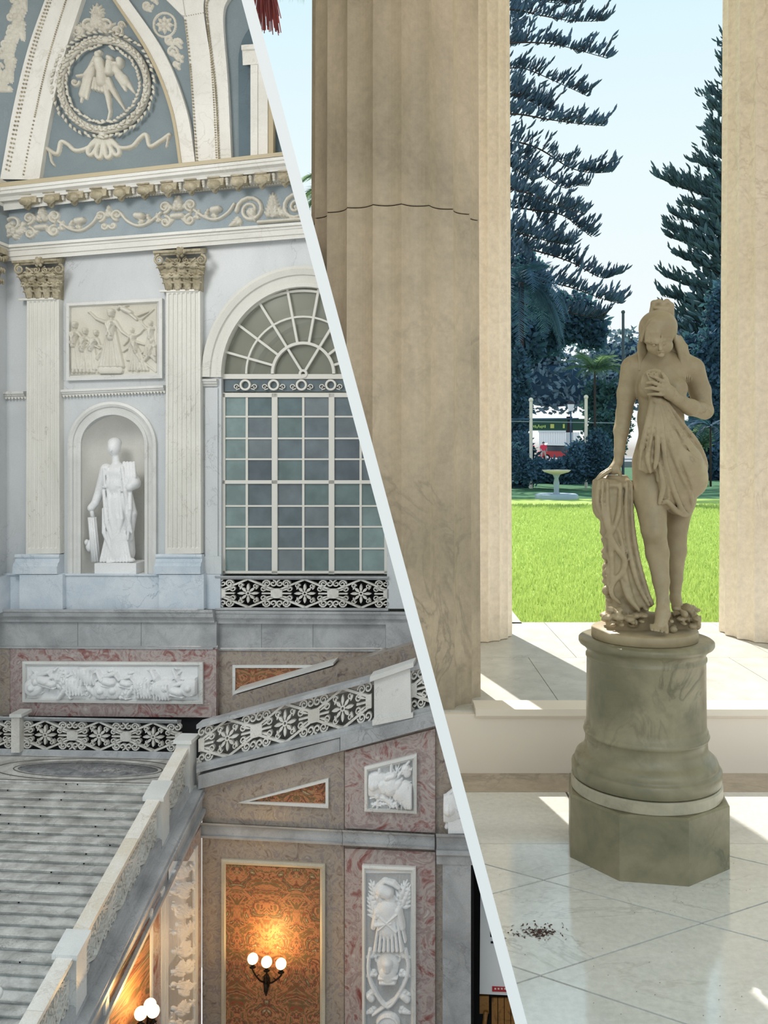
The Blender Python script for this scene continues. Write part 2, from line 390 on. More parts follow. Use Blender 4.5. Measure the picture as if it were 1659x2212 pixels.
def pfig(x, y, H, lean=0, arms=((-1, .35), (1, .1)), walk=.12, robe=True, turn=0, hs=.8, wings=False):
    """prims of a small draped figure: feet at x,y, height H px"""
    u = H/7.5; o = []; hx = x+lean*H; sx = x+lean*H*.8; px_ = x+lean*H*.45
    head = (hx, y-H+.55*u); sh = y-H+1.5*u; hip = y-H*.52
    if wings:
        for s in (-1, 1):
            for i in range(6):
                a = 1.9+i*.16; L = u*(3.2-.25*i)
                o.append((sx+s*.3*u, sh+.1*u, .35*u, sx+s*(.5*u+L*math.sin(a)), sh-L*math.cos(a)*1.0, .16*u, .5, .5))
    if robe:
        for i in range(7):
            f = (i-3)/3; o.append((px_+f*.45*u, hip-.6*u, .26*u, x+f*(.75*u+walk*H*.5)+turn*u, y-.25*u, .30*u, .9, .8 if i % 2 else .1))
    else: 
        for s in (-1, 1):
            k = (px_+s*walk*H*.7, y-H*.27); o.append((px_+s*.25*u, hip, .5*u, k[0], k[1], .34*u, hs, .4)); o.append((k[0], k[1], .34*u, x+s*walk*H, y-.2*u, .18*u, hs, .4)); o.append((x+s*walk*H, y-.2*u, .16*u, x+s*walk*H+.35*u, y-.1*u, .12*u, hs, .4))
    o.append((sx, sh+.35*u, .62*u, px_, hip, .55*u, hs, .9))
    o.append((sx-.5*u, sh+.15*u, .34*u, sx+.5*u, sh+.15*u, .34*u, hs, .9))
    for s in (-1, 1):
        for i in range(2): o.append((sx+s*.3*u, sh+.2*u+i*.3*u, .12*u, px_-s*.25*u, hip-.2*u, .1*u, 1, .62*u*hs+.3))
    for s, a in arms:
        s_ = (sx+s*.62*u, sh+.2*u); e_ = (s_[0]+s*1.35*u*math.sin(a*PI), s_[1]+1.35*u*math.cos(a*PI)); a2 = a+.12
        h_ = (e_[0]+s*1.2*u*math.sin(a2*PI), e_[1]+1.2*u*math.cos(a2*PI))
        o.append((*s_, .28*u, *e_, .2*u, hs, 1.3)); o.append((*e_, .2*u, *h_, .13*u, hs, 1.5)); o.append((*h_, .16*u, h_[0]+s*.2*u, h_[1], .1*u, hs, 1.5))
    o.append((sx, sh, .2*u, *head, .2*u, hs, 1)); o.append((head[0], head[1]-.1*u, .42*u, head[0], head[1]+.15*u, .36*u, 1, 1.2))
    o.append((head[0]-.1*u, head[1]-.35*u, .36*u, head[0]+.15*u, head[1]-.32*u, .34*u, 1, 1.0))
    return o
def pspiral(cx, cy, r, s=1, turns=1.6, th=2.0, a0=0, hs=1., base=1.):
    o = []; n = int(14*turns); pr = None
    for i in range(n+1):
        t = i/n; a = a0+s*2*PI*turns*t; q = r*(1-.85*t); p = (cx+q*math.cos(a), cy+q*math.sin(a), th*(1-.4*t))
        if pr: o.append((*pr, *p, hs, base))
        pr = p
    o.append((cx, cy, th, cx+.1, cy, th, 1.2, base)); return o
def pleaf(x, y, a, L, w_, hs=.8, base=.5):
    c, s = math.cos(a), math.sin(a); m = (x+c*L*.45, y+s*L*.45)
    return [(x, y, w_*.35, *m, w_, hs, base), (*m, w_, x+c*L, y+s*L, w_*.2, hs, base), (x, y, w_*.15, x+c*L, y+s*L, w_*.1, -1.2)]
def pacanth(x, y, a, L, n=5, w_=None, base=.5):
    o = []; w_ = w_ or L*.16
    for i in range(n):
        t = i/(n-1); px_, py_ = x+math.cos(a)*L*.7*t, y+math.sin(a)*L*.7*t
        for s in (-1, 1): o += pleaf(px_, py_, a+s*(1.0-.5*t), L*.42*(1-.4*t), w_*(1-.3*t), .9, base)
    return o+pleaf(x, y, a, L, w_, 1, base+1)
class Orn:      # free-standing ornament built of tubes and leaves in a 2D chart
    def __init__(s, conv, mb=None): s.c = conv; s.m = mb or MB()
    def bar(s, a, b, w_, d0, d1):
        dx, dy = b[0]-a[0], b[1]-a[1]; L = math.hypot(dx, dy); nx, ny = -dy/L*w_/2, dx/L*w_/2
        q = [(a[0]+nx, a[1]+ny), (b[0]+nx, b[1]+ny), (b[0]-nx, b[1]-ny), (a[0]-nx, a[1]-ny)]
        s.m.prism([s.c(*p, d1) for p in q], [s.c(*p, d0) for p in q]); return s
    def ring(s, cx, cy, r, w_, d0, d1, n=12, a0=0, a1=2*PI, asp=1):
        full = abs(a1-a0) > 6.28; m = n if full else n+1; rg = []
        for i in range(m):
            a = a0+(a1-a0)*i/n; c_, s_ = math.cos(a), math.sin(a)
            rg.append([s.c(cx+(r+w_/2)*c_*asp, cy+(r+w_/2)*s_, d0), s.c(cx+(r+w_/2)*c_*asp, cy+(r+w_/2)*s_, d1), s.c(cx+(r-w_/2)*c_*asp, cy+(r-w_/2)*s_, d1), s.c(cx+(r-w_/2)*c_*asp, cy+(r-w_/2)*s_, d0)])
            rg[-1].append(rg[-1][0])
        s.m.sweep(rg, closed=full); return s
    def spiral(s, cx, cy, r, w_, d0, d1, sg=1, turns=1.4, a0=0, asp=1):
        n = int(11*turns); rg = []
        for i in range(n+1):
            t = i/n; a = a0+sg*2*PI*turns*t; q = r*(1-.8*t); w2 = w_*(1-.3*t); c_, s_ = math.cos(a), math.sin(a)
            g = [s.c(cx+(q+w2/2)*c_*asp, cy+(q+w2/2)*s_, d0), s.c(cx+(q+w2/2)*c_*asp, cy+(q+w2/2)*s_, d1), s.c(cx+(q-w2/2)*c_*asp, cy+(q-w2/2)*s_, d1), s.c(cx+(q-w2/2)*c_*asp, cy+(q-w2/2)*s_, d0)]
            rg.append(g+[g[0]])
        s.m.sweep(rg); return s
    def petal(s, x, y, a, L, w_, d0, d1, asp=1):
        c_, s_ = math.cos(a), math.sin(a); q = []
        for t, ww in ((0, .25), (.4, 1), (.75, .8), (1, .1)): q.append((t*L, ww*w_/2))
        pts = [(p[0], p[1]) for p in q]+[(p[0], -p[1]) for p in q[::-1]]
        w2 = [(x+(c_*p[0]-s_*p[1])*asp, y+s_*p[0]+c_*p[1]) for p in pts]
        s.m.prism([s.c(*p, d1) for p in w2], [s.c(*p, d0) for p in w2]); return s
def lattice_module(conv, d0, d1, asp=1.0):
    """one bay of the pierced parapet in the unit chart: x 0..1, y 0..1 (y down)"""
    o = Orn(conv); k = .55
    for sx in (0, 1):
        for sy in (0, 1):
            o.bar((sx*.88+.06, .36+.28*sy), (.5, sy), .055, d0, d1)
            cx, cy = (.17 if not sx else .83), (.15 if not sy else .85)
            o.spiral(cx, cy, .13, .05, d0, d1*.9, 1 if (sx ^ sy) else -1, 1.5, PI if sx else 0, k)
            o.spiral(.06 if not sx else .94, cy, .12, .05, d0, d1*.9, 1 if (sx ^ sy) else -1, 1.2, PI/2 if sy else -PI/2, k)
            for t in (.35, .75): o.petal(.5+(sx*2-1)*.40*t, .5+(sy*2-1)*.14, (sy*2-1)*1.2*(1 if sx else 1)+(0 if sx else PI*0), .17, .07, d0, d1*.8, k)
            o.spiral(.5+(sx*2-1)*.13, .5+(sy*2-1)*.27, .085, .035, d0, d1*.9, 1 if (sx ^ sy) else -1, 1.2, 0, k)
            o.ring(.5+(sx*2-1)*.27, .5+(sy*2-1)*.16, .075, .035, d0, d1*.85, 8, 0, 2*PI, k)
    o.ring(.5, .5, .06, .04, d0, d1*1.15, 10, 0, 2*PI, k)
    for i in range(8):
        a = i*PI/4; o.petal(.5+.08*math.cos(a)*k, .5+.08*math.sin(a), a, .26 if i % 2 == 0 else .2, .09, d0, d1, k)
    for sx in (0, 1):
        o.bar((sx, .5), (sx+(.1 if not sx else -.1), .5), .34, d0, d1*1.05)
        o.bar((.1 if not sx else .9, .5), (.26 if not sx else .74, .5), .05, d0, d1*.9)
        for t in (-.16, .16): o.petal(.1 if not sx else .9, .5+t*.6, (t*2.2 if not sx else PI-t*2.2), .3, .06, d0, d1*.8, k)
    return o.m
# ================================================================== THE STAIR HALL (left of the partition)
SIDE = 'L'
def arc(cx, cy, rx, ry, a0, a1, n=24): return [(cx+rx*math.cos(math.radians(a0+(a1-a0)*i/n)), cy-ry*math.sin(math.radians(a0+(a1-a0)*i/n))) for i in range(n+1)]
def yc(y0, x): return y0   # placeholder for level lines
# --- window wall with niche and window openings
WALL = struct('wall_far', LW((0, 0, -9)))
arch_hole = [(478, 1247), (478, 812)] + arc(657, 812, 179, 193, 180, 0, 30)[1:-1] + [(836, 812), (836, 1247)]
niche_hole = [(176, 1239), (176, 962)] + arc(245, 962, 69, 66, 180, 0, 24)[1:-1] + [(314, 962), (314, 1239)]
mb = MB(); mb.holed([[(-60, 535), (980, 470), (980, 1250), (-60, 1250)], arch_hole, niche_hole], 0, .5); obj('upper_wall', mb, M['wall'], WALL)
# niche shell: half cylinder and quarter dome
c0 = P(245, 1239, .5); ctop = P(245, 962, 0); rr = (P(314, 962, 0)[0]-P(176, 962, 0)[0])/2; xc = (P(314, 962, 0)[0]+P(176, 962, 0)[0])/2
zb = P(245, 1239, 0)[2]; zs = ctop[2]
mb = MB(); rg = []
for i in range(25):
    a = PI*i/24; rg.append([(xc-rr*math.cos(a), .02+rr*1.0*math.sin(a), zb), (xc-rr*math.cos(a), .02+rr*math.sin(a), zs)])
mb.sweep(rg, smooth=True)
rg = []
for i in range(25):
    a = PI*i/24; rg.append([(xc-rr*math.cos(a)*math.cos(b), .02+rr*math.sin(a)*math.cos(b), zs+rr*.97*math.sin(b)) for b in [PI/2*j/10 for j in range(11)]])
mb.sweep(rg, smooth=True); mb.box((xc-rr, 0, zb-.05), (xc+rr, rr, zb))
obj('niche_shell', mb, M['stucco'], WALL, fix=False)
def archivolt(cx, cy, rx0, ry0, rx1, ry1, steps, ybot, name, mat, parent):
    """moulded band round an arch, its legs running down to ybot"""
    n = 36; rg = []
    k = len(steps)
    def ring(fx, fy):
        return [fx(t, d) for t, d in steps]
    path = [('leg', ybot)] + [('arc', 180-180*i/n) for i in range(n+1)] + [('leg2', ybot)]
    for kind, q in path:
        r = []
        for t, d in steps:
            rx = rx0+(rx1-rx0)*t; ry = ry0+(ry1-ry0)*t
            if kind == 'leg': p = (cx-rx, q)
            elif kind == 'leg2': p = (cx+rx, q)
            else: p = (cx+rx*math.cos(math.radians(q)), cy-ry*math.sin(math.radians(q)))
            g = P(*p, 0); r.append((g[0], d, g[2]))
        rg.append(r)
    m = MB(); m.sweep(rg); return obj(name, m, mat, parent)
ST = [(0, .1), (0, -.06), (.25, -.07), (.27, -.02), (.6, -.05), (.62, -.10), (.8, -.14), (1, -.12), (1, .02)]
archivolt(245, 962, 69, 66, 95, 94, ST, 1239, 'niche_archivolt', M['white'], WALL)
archivolt(657, 812, 178, 192, 218, 236, [(0, .3), (0, -.08), (.2, -.09), (.22, -.04), (.55, -.07), (.58, -.14), (.85, -.2), (1, -.16), (1, .02)], 815, 'window_archivolt', M['shaft'], WALL)
# --- window
WIN = struct('window_1', LW(P(657, 1240, .1)))
fr = MB()
for x, ww in ((482, 8), (593, 12), (716, 12), (834, 8)): fr.rect(x-ww/2, 850, x+ww/2, 1240, .12, .3)
for y, ww in ((853, 12), (1041, 10), (1236, 8), (813, 13)): fr.rect(478, y-ww/2+1.5, 838, y+ww/2-1, .12, .3)
obj('window_frame', fr, M['frame'], WIN)
cols = [486, 533, 587, 655, 722, 779, 830]; rows = [859, 900, 947, 992, 1036, 1093, 1138, 1185, 1232]; rows[5-1] = 1038
gb = MB()
for x in (533, 655, 779): gb.rect(x-2.4, 855, x+2.4, 1236, .15, .25)
for y in (900, 947, 992, 1093, 1138, 1185): gb.rect(484, y-1.8, 836, y+1.8, .155, .245)
obj('glazing_bars', gb, M['frame'], WIN)
GL = []
for i, c in enumerate([(.14, .185, .21), (.16, .20, .225), (.13, .19, .205), (.18, .22, .24), (.15, .22, .225), (.12, .155, .185), (.23, .32, .32)]):
    m, t, b = mat_base('dusty_glass_%d' % i, .12, .6); v = coords(t, (1, 1, 1), True)
    cc = ramp(t, noise(t, v, 1.5, 5), [(.35, tuple(q*.85 for q in c)), (.7, tuple(q*1.25 for q in c))]); t.links.new(cc, b.inputs['Base Color']); b.inputs['Alpha'].default_value = .86; GL.append(m)
xe = [485, 533, 593, 655, 716, 779, 836]; ye = [856, 900, 947, 992, 1041, 1093, 1138, 1185, 1234]
for i in range(6):
    for j in range(8):
        q = MB(); q.rect(xe[i], ye[j], xe[i+1], ye[j+1], .19, .215)
        obj('pane', q, GL[6] if i == 0 or (i == 5 and j > 4) else GL[R.randrange(6)], WIN)
for i in range(6):
    q = MB(); q.rect(xe[i], 820, xe[i+1], 846, .19, .215); obj('pane', q, GL[0], WIN)
ro = Orn(cw(.2))
for x in (532, 593, 653, 716, 779):
    ro.ring(x, 832, 10, 4, 0, 10, 16)
    for s in (-1, 1): ro.spiral(x+s*20, 836, 6, 2, 2, 8, s, 1.2, 0 if s < 0 else PI); ro.bar((x+s*12, 840), (x+s*20, 842), 2, 2, 8)
obj('ring_band', ro.m, M['frame'], WIN)
fo = Orn(cw(.24)); C0 = (657, 808)
fo.ring(*C0, 66, 6, 0, 12, 24, PI, 2*PI); fo.ring(*C0, 123, 4, 2, 9, 30, PI, 2*PI); fo.ring(*C0, 179, 5, 0, 8, 36, PI, 2*PI, 1.0)
for k in range(8):
    a = math.radians(16+21.2*k); r0 = 6 if k in (2, 5) else 66
    fo.bar((C0[0]+r0*math.cos(a), C0[1]-r0*math.sin(a)), (C0[0]+188*math.cos(a), C0[1]-190*math.sin(a)), 5, 2, 10)
fo.ring(*C0, 7, 5, 0, 12, 12)
obj('fanlight_bars', fo.m, M['frame'], WIN)
m, t, b = mat_base('fanlight_glass', .15, .5); b.inputs['Base Color'].default_value = (.30, .31, .25, 1); b.inputs['Alpha'].default_value = .5
for k in range(9):
    a0 = 180-(16+21.2*(k-1)) if k else 180; a1 = 180-(16+21.2*k) if k < 8 else 0
    for r0, r1 in ((66, 123), (123, 186)):
        q = MB(); q.slab(arc(*C0, r0, r0, a0, a1, 4)+arc(*C0, r1, r1*1.02, a1, a0, 4), .26, .275); obj('pane', q, m, WIN)
q = MB(); q.slab(arc(*C0, 66, 66, 180, 0, 16), .26, .275); obj('pane', q, m, WIN)
# vestibule behind the window: rear wall, inner arch and ceiling
mb = MB(); x0, x1 = P(440, 900, .5)[0], P(900, 900, .5)[0]; zt, zl = P(657, 590, 0)[2], P(657, 1330, 0)[2]
mb.box((x0, 3.2, zl), (x1+2, 3.4, zt+1)); mb.box((x0-.2, .5, zl), (x0, 3.2, zt+1)); mb.box((x0, .5, zl-.1), (x1+2, 3.2, zl))
obj('vestibule_wall', mb, marble('vestibule_plaster', (.60, .60, .50), (.45, .45, .38), (.40, .39, .34), .5, .8, .01), WALL)
ar = Orn(cw(1.2)); ar.ring(700, 850, 165, 26, 0, 40, 30, PI, 2*PI, .98); ar.ring(700, 850, 120, 5, 0, 30, 30, PI, 2*PI)
obj('inner_arch', ar.m, M['wall'], WALL)
# --- jamb pilaster strip and imposts beside the window
mb = MB(); mb.rect(443, 838, 470, 1202, -.06, 0); mb.rect(437, 1202, 478, 1240, -.12, 0); mb.rect(838, 838, 870, 1202, -.06, 0); mb.rect(836, 1202, 885, 1315, -.12, 0); mb.rect(444, 1240, 474, 1315, -.04, .02)
obj('window_jamb', mb, M['wall'], WALL)
mb = MB(); mb.mould((432, 0+818), (478, 818), [(0, .3), (0, -.16), (5, -.16), (6, -.12), (10, -.12), (13, -.07), (16, -.06), (16, .3)])
obj('impost', mb, M['white'], WALL)
# --- string course
def string(x0, y0, x1, y1, name='string_course'):
    mb = MB(); mb.mould((x0, y0), (x1, y1), [(0, 0.01), (0, -.2), (5, -.2), (7, -.15), (9, -.15), (11, -.10), (14, -.09), (14, 0.01)]); o = obj(name, mb, M['white'], WALL)
    d = MB(); n = int(abs(x1-x0)/7)
    for i in range(n):
        x = x0+(x1-x0)*(i+.5)/n; y = y0+(y1-y0)*(i+.5)/n+12; d.rect(x-1.8, y, x+1.8, y+4.5, -.13, 0)
    obj('dentils', d, M['shaft'], WALL)
string(127, 842, 358, 832); string(-5, 846, 58, 845)
# --- pilasters
def spiral_pts(cv, cx, cy, r, sg, turns, a0, h0, h1=0, n=16):
    o = []
    for i in range(n+1):
        t = i/n; a = a0+sg*2*PI*turns*t; q = r*(1-.8*t); o.append(cv(cx+q*math.cos(a), cy+q*math.sin(a), h0+(h1-h0)*t))
    return o
def capital(cx, yt, yb, wt, wb, yf, parent, mat):
    cv = cw(yf); H = yb-yt; m = MB()
    m.slab([(cx-wb/2, yb), (cx-wb*.52, yt+H*.2), (cx+wb*.52, yt+H*.2), (cx+wb/2, yb)], yf, yf+.3)
    m.mould((cx-wt*.46, yt), (cx+wt*.46, yt-wt*.05), [(0, yf+.25), (0, yf-.28), (H*.06, yf-.26), (H*.08, yf-.2), (H*.13, yf-.16), (H*.13, yf+.25)])
    def leaf(x, y0, y1, ww, h, dx=0):
        pts = curve([cv(x, y0, 1), cv(x+dx*.3, y0+(y1-y0)*.45, 2.5), cv(x+dx*.8, y0+(y1-y0)*.85, h*.7), cv(x+dx, y1, h), cv(x+dx*1.1, y1+H*.07, h*1.15), cv(x+dx*.95, y1+H*.1, h*.7)], 3)
        n = len(pts); m.tube(pts, [PXM*ww*(.30+.32*math.sin(PI*min(1, (i+2)/n*1.0))) for i in range(n)], 6, flat=.4)
        for t in (.25, .45, .65, .85):
            for s in (-1, 1):
                q = pts[int(t*(n-1))]; z = ww*(.62-.1*t)*PXM; m.tube([q, (q[0]+s*z*.8, q[1]-.02, q[2]+z*.35), (q[0]+s*z*1.2, q[1]-.05, q[2]+z*.1)], [z*.38, z*.3, z*.08], 5)
    for i in range(4):
        f = (i-1.5)/1.5; leaf(cx+f*wb*.40, yb, yb-H*.36, wb*.26, 9, f*2)
    for i in range(3):
        f = i-1; leaf(cx+f*wb*.30, yb-H*.22, yb-H*.62, wb*.28, 12, f*3)
    for s in (-1, 1):
        leaf(cx+s*wb*.46, yb-H*.2, yb-H*.60, wb*.24, 10, s*wb*.10)
        st = curve([cv(cx+s*wb*.18, yb-H*.5, 6), cv(cx+s*wb*.26, yb-H*.68, 9), cv(cx+s*wb*.42, yt+H*.22, 14)], 5); m.tube(st, PXM*2.6, 6)
        m.tube(spiral_pts(cv, cx+s*wt*.41, yt+H*.27, H*.13, s, 1.5, -PI/2 - s*0, 16, 20), [PXM*3.2*(1-.5*i/16) for i in range(17)], 6)
        m.tube(spiral_pts(cv, cx+s*wb*.13, yt+H*.27, H*.09, -s, 1.3, -PI/2, 8, 11), PXM*2, 5)
        m.tube(curve([cv(cx+s*wb*.12, yb-H*.5, 6), cv(cx+s*wb*.16, yt+H*.4, 8), cv(cx+s*wb*.1, yt+H*.25, 9)], 4), PXM*2, 5)
    m.ball(cv(cx, yt+H*.08, 20), PXM*H*.10, 8, 5)
    for k in range(6): m.ball(cv(cx+H*.09*math.cos(k*PI/3), yt+H*.08+H*.09*math.sin(k*PI/3), 18), PXM*H*.055, 6, 4)
    return obj('capital', m, mat, parent)
def pilaster(xl, xr, yct, ycb, ysb, yf=-.28, wt=None):
    T = struct('pilaster', LW(P((xl+xr)/2, 1314, yf)))
    n = 7; a = P(xl, ycb, yf)[0]; b_ = P(xr, ycb, yf)[0]; a2 = P(xl-2, ysb, yf)[0]; b2 = P(xr+2, ysb, yf)[0]
    z0 = P(xl, ysb, yf)[2]; z1 = P((xl+xr)/2, ycb-2, yf)[2]
    def prof(A, B, z, dep):
        W_ = B-A; p = [(A, 0.02, z), (A, yf, z)]; e = W_*.045; fw = (W_-2*e)/n
        for i in range(n):
            s = A+e+i*fw
            for k in range(6):
                t = k/5; p.append((s+fw*.12+fw*.76*t, yf+dep*math.sin(PI*t)**.6 if 0 < k < 5 else yf, z))
        return p+[(B, yf, z), (B, 0.02, z)]
    m = MB(); zz = [z0, z0+.001, z1-.06, z1-.05, z1]; L = z1-z0; zz = [z0, z0+.16, z0+.2, z1-.12, z1-.08, z1]; dd = [0, 0, .05, .05, 0, 0]
    m.sweep([prof(a+(a2-a)*(1-(z-z0)/L), b_+(b2-b_)*(1-(z-z0)/L), z, d) for z, d in zip(zz, dd)]); obj('shaft', m, M['shaft'], T)
    m = MB(); m.mould((xl-5, ycb-2), (xr+5, ycb-4), [(0, .02), (0, yf-.05), (4, yf-.05), (5, yf-.01), (5, .02)]); obj('astragal', m, M['shaft'], T)
    capital((xl+xr)/2, yct, ycb, wt or (xr-xl)*1.5, (xr-xl)*1.02, yf, T, M['capital'])
    m = MB(); e = 9
    m.mould((xl-14, ysb), (xr+12, ysb), [(0, .02), (0, yf-.01), (4, yf-.04), (7, yf-.04), (10, yf), (16, yf-.02), (20, yf-.10), (26, yf-.12), (27, yf-.16), (43, yf-.16), (43, .02)])
    obj('base', m, M['blueish'], T)
    m = MB(); m.rect(xl-16, 1241, xr+8, 1316, yf-.12, .02); obj('pedestal', m, M['blueish'], T); return T
pilaster(58, 127, 562, 646, 1197); pilaster(359, 432, 541, 628, 1197)
# --- return wall on the left, with its own pilaster edge
RET = struct('wall_left', LW((-12, -6, -9)))
xw = P(14, 900, 0)[0]; zlo, zhi = -8.9, P(14, 520, 0)[2]
mb = MB(); mb.box((xw-.5, -9, P(14, 1560, 0)[2]), (xw, 0, zhi)); obj('side_wall', mb, M['wall'], RET)
mb = MB(); za, zb2 = P(20, 640, 0)[2], P(20, 1200, 0)[2]; mb.box((xw, -1.6, zb2), (xw+.12, -.75, za))
for k in range(5): mb.tube([(xw+.12, -.85-.15*k, zb2), (xw+.12, -.85-.15*k, za)], .035, 6)
obj('side_pilaster', mb, M['shaft'], RET)
mb = MB()
for k in range(7):
    for j in range(3):
        z = za+.15+.34*j; y = -.72-.13*k+.06*(j % 2); mb.tube(curve([(xw+.1, y, z-.12), (xw+.16, y, z+.1), (xw+.3, y, z+.2), (xw+.32, y, z+.08)], 3), [.05, .06, .06, .06, .06, .06, .05, .05, .04, .03], 6)
mb.box((xw, -1.75, za+1.15), (xw+.35, -.55, za+1.32)); mb.tube([(xw+.28, -.62, za+1.0), (xw+.28, -.5, za+1.1)], .1, 8); mb.box((xw, -1.6, za), (xw+.1, -.75, za+1.2))
obj('side_capital', mb, M['capital'], RET)
mb = MB(); mb.box((xw, -1.7, P(20, 1240, 0)[2]), (xw+.2, -.7, zb2)); mb.box((xw, -9, P(20, 1315, 0)[2]), (xw+.24, 0, P(20, 1240, 0)[2])); obj('side_dado', mb, M['blueish'], RET)
# --- dado and ledges below the order
DADO = struct('wall_dado', LW((-8, -.3, -7)))
mb = MB(); mb.rect(-20, 1241, 476, 1316, -.18, .02); obj('plinth_band', mb, M['blueish'], DADO)
mb = MB(); mb.mould((-40, 1238), (440, 1240), [(0, .02), (0, -.24), (4, -.24), (6, -.2), (6, .02)]); obj('plinth_moulding', mb, M['blueish'], DADO)
LG = [(0, .02), (0, -1), (6, -1.0), (8, -.94), (16, -.9), (21, -.78), (24, -.74), (28, -.72), (28, .02)]
mb = MB(); mb.mould((-60, 1315), (474, 1317), [(a, b*.62 if b < 0 else b) for a, b in LG]); obj('ledge', mb, M['greym'], DADO)
mb = MB(); mb.mould((470, 1319), (980, 1322), [(a, b*.38 if b < 0 else b) for a, b in LG]); obj('ledge', mb, M['greym'], DADO)
for i, (a, b_) in enumerate(((-60, 168), (168, 305), (305, 468))):
    mb = MB(); mb.rect(a+.4, 1343, b_-.4, 1396, -.36, .02); obj('panel', mb, M['greym'], DADO)
for i, (a, b_) in enumerate(((470, 565), (565, 676), (676, 833), (833, 980))):
    mb = MB(); mb.rect(a+.4, 1346, b_-.4, 1400, -.12 if i < 3 else -.3, .02); obj('panel', mb, M['greym'], DADO)
mb = MB(); mb.mould((-60, 1396), (470, 1399), [(0, .02), (0, -.4), (4, -.4), (4, .02)]); mb.mould((470, 1401), (980, 1405), [(0, .02), (0, -.16), (4, -.16), (4, .02)]); obj('fillet', mb, M['greym'], DADO)
# red breccia surround (mitred) of the long relief
O4 = [(22, 1399), (467, 1402), (467, 1550), (22, 1546)]; I4 = [(50, 1431), (436, 1433), (436, 1520), (50, 1516)]
for k in range(4):
    l = (k+1) % 4; mb = MB(); mb.slab([O4[k], O4[l], I4[l], I4[k]], -.36, .02); obj('panel', mb, M['red'], DADO)
mb = MB(); mb.rect(-60, 1399, 21.4, 1546, -.36, .02); obj('panel', mb, M['brown'], DADO)
mb = MB(); mb.rect(468, 1403, 835, 1560, -.10, .02); mb.rect(835.5, 1403, 990, 1560, -.28, .02); obj('panel', mb, M['brown'], DADO)
mb = MB(); mb.slab([(836, 1404), (990, 1404), (990, 1440), (836, 1440)], -.30, .02); obj('panel', mb, M['red'], DADO)
# sloping string of the far flight and its wedge inset
mb = MB(); mb.slab([(502, 1548), (502, 1503), (720, 1440), (940, 1378), (990, 1378), (990, 1548)], -.75, .02); obj('sloping_band', mb, M['brown'], DADO)
mb = MB()
for a, b_ in (((505, 1500), (720, 1437)),): mb.slab([(a[0], a[1]-5), (b_[0], b_[1]-5), b_, a], -.78, .02)
for q in ([(502, 1437), (730, 1437), (716, 1443), (508, 1443)], [(502, 1437), (508, 1443), (508, 1500), (502, 1503)]): mb.slab(q, -.16, .02)
obj('inset_moulding', mb, M['white'], DADO)
mb = MB(); mb.slab([(508, 1443), (712, 1443), (508, 1500)], -.11, .02); obj('wedge_panel', mb, M['orange'], DADO)
mb = MB(); mb.rect(-200, 1546, 990, 1680, -.2, .1); obj('recess_shade_sheet', mb, M['dark'], DADO)  # flat black sheet paints the shade behind the landing balustrade
def frame4(O, I, yo, yi, mat, parent, name='frame'):
    mb = MB(); A = [P(*p, yo) for p in O]; B = [P(*p, yi) for p in I]; C = [(p[0], yi+.2, p[2]) for p in B]; E = [(p[0], yo+.3, p[2]) for p in A]; D_ = [P(p[0]+(q[0]-p[0])*.6, p[1]+(q[1]-p[1])*.6, yo-.02) for p, q in zip(O, I)]
    mb.sweep([list(r)+[r[0]] for r in (E, A, D_, B, C)]); return obj(name, mb, mat, parent)
# --- niche statue
NS = thing('niche_statue', 'white marble draped figure holding a bundle of rods inside the arched wall niche', 'statue', P(247, 1238, .05), F=LW)
def Q(px, py, dy=0.0): g = P(px, py, .0); return (g[0], .30+dy, g[2])
u = PXM
lo = Q(180, 1222, -.75); hi = Q(302, 940, .6)
F1 = Field((lo[0], -.42, lo[2]), (hi[0], .92, hi[2]), .021)
F1.ell(Q(238, 967, -.02), (15*u, .22, 20*u), .03); F1.ell(Q(237, 957, .05), (16*u, .22, 13*u), .03); F1.ell(Q(230, 972, .05), (6*u, .1, 8*u), .03)
F1.ell(Q(238, 973, -.24), (2.5*u, .05, 4*u), .02); F1.cap(Q(240, 985), Q(242, 1002), 8*u, 9*u, .04)
F1.ell(Q(246, 1022), (33*u, .30, 22*u), .08); F1.ell(Q(245, 1048), (30*u, .33, 32*u), .06); F1.ell(Q(249, 1090), (33*u, .35, 42*u), .06)
F1.cap(Q(250, 1105), Q(252, 1196, .04), 28*u, 31*u, .05); F1.chain([Q(272, 1060, -.2), Q(280, 1110, -.15), Q(276, 1165, -.1)], [10*u, 12*u, 6*u], .03)
F1.chain([Q(220, 1015), Q(207, 1060, .02), Q(199, 1088, -.1), Q(192, 1098, -.14)], [14*u, 12*u, 9*u, 9*u], .03)       # arm to the rods
F1.chain([Q(272, 1018), Q(287, 1045, -.1), Q(280, 1052, -.3)], [12*u, 12*u, 10*u], .03); F1.ell(Q(286, 1044, -.18), (14*u, .2, 13*u), .03)
for i, (a, b_, c) in enumerate((((222, 1060), (232, 1130), (246, 1180)), ((232, 1060), (240, 1120), (252, 1178)), ((244, 1062), (256, 1120), (258, 1176)), ((256, 1060), (264, 1120), (250, 1186)), ((222, 1100), (226, 1150), (240, 1190)), ((270, 1040), (276, 1110), (284, 1150)), ((262, 1010), (272, 1060), (280, 1130)), ((280, 1060), (282, 1100), (276, 1165)))):
    F1.chain([Q(*a, -.24), Q(*b_, -.34), Q(*c, -.30)], [4*u, 5*u, 3*u], .012)
for x in range(218, 286, 7): F1.chain([Q(x*.6+100, 1150, -.26), Q(x, 1212, -.30)], [3.4*u, 3.8*u], .01)
for x in range(222, 268, 8): F1.chain([Q(x, 1012, -.22), Q(x*.8+48, 1050, -.28)], [2.6*u, 2.6*u], .012)
F1.cap(Q(222, 1052, -.26), Q(268, 1050, -.26), 3*u, 3*u, .01)
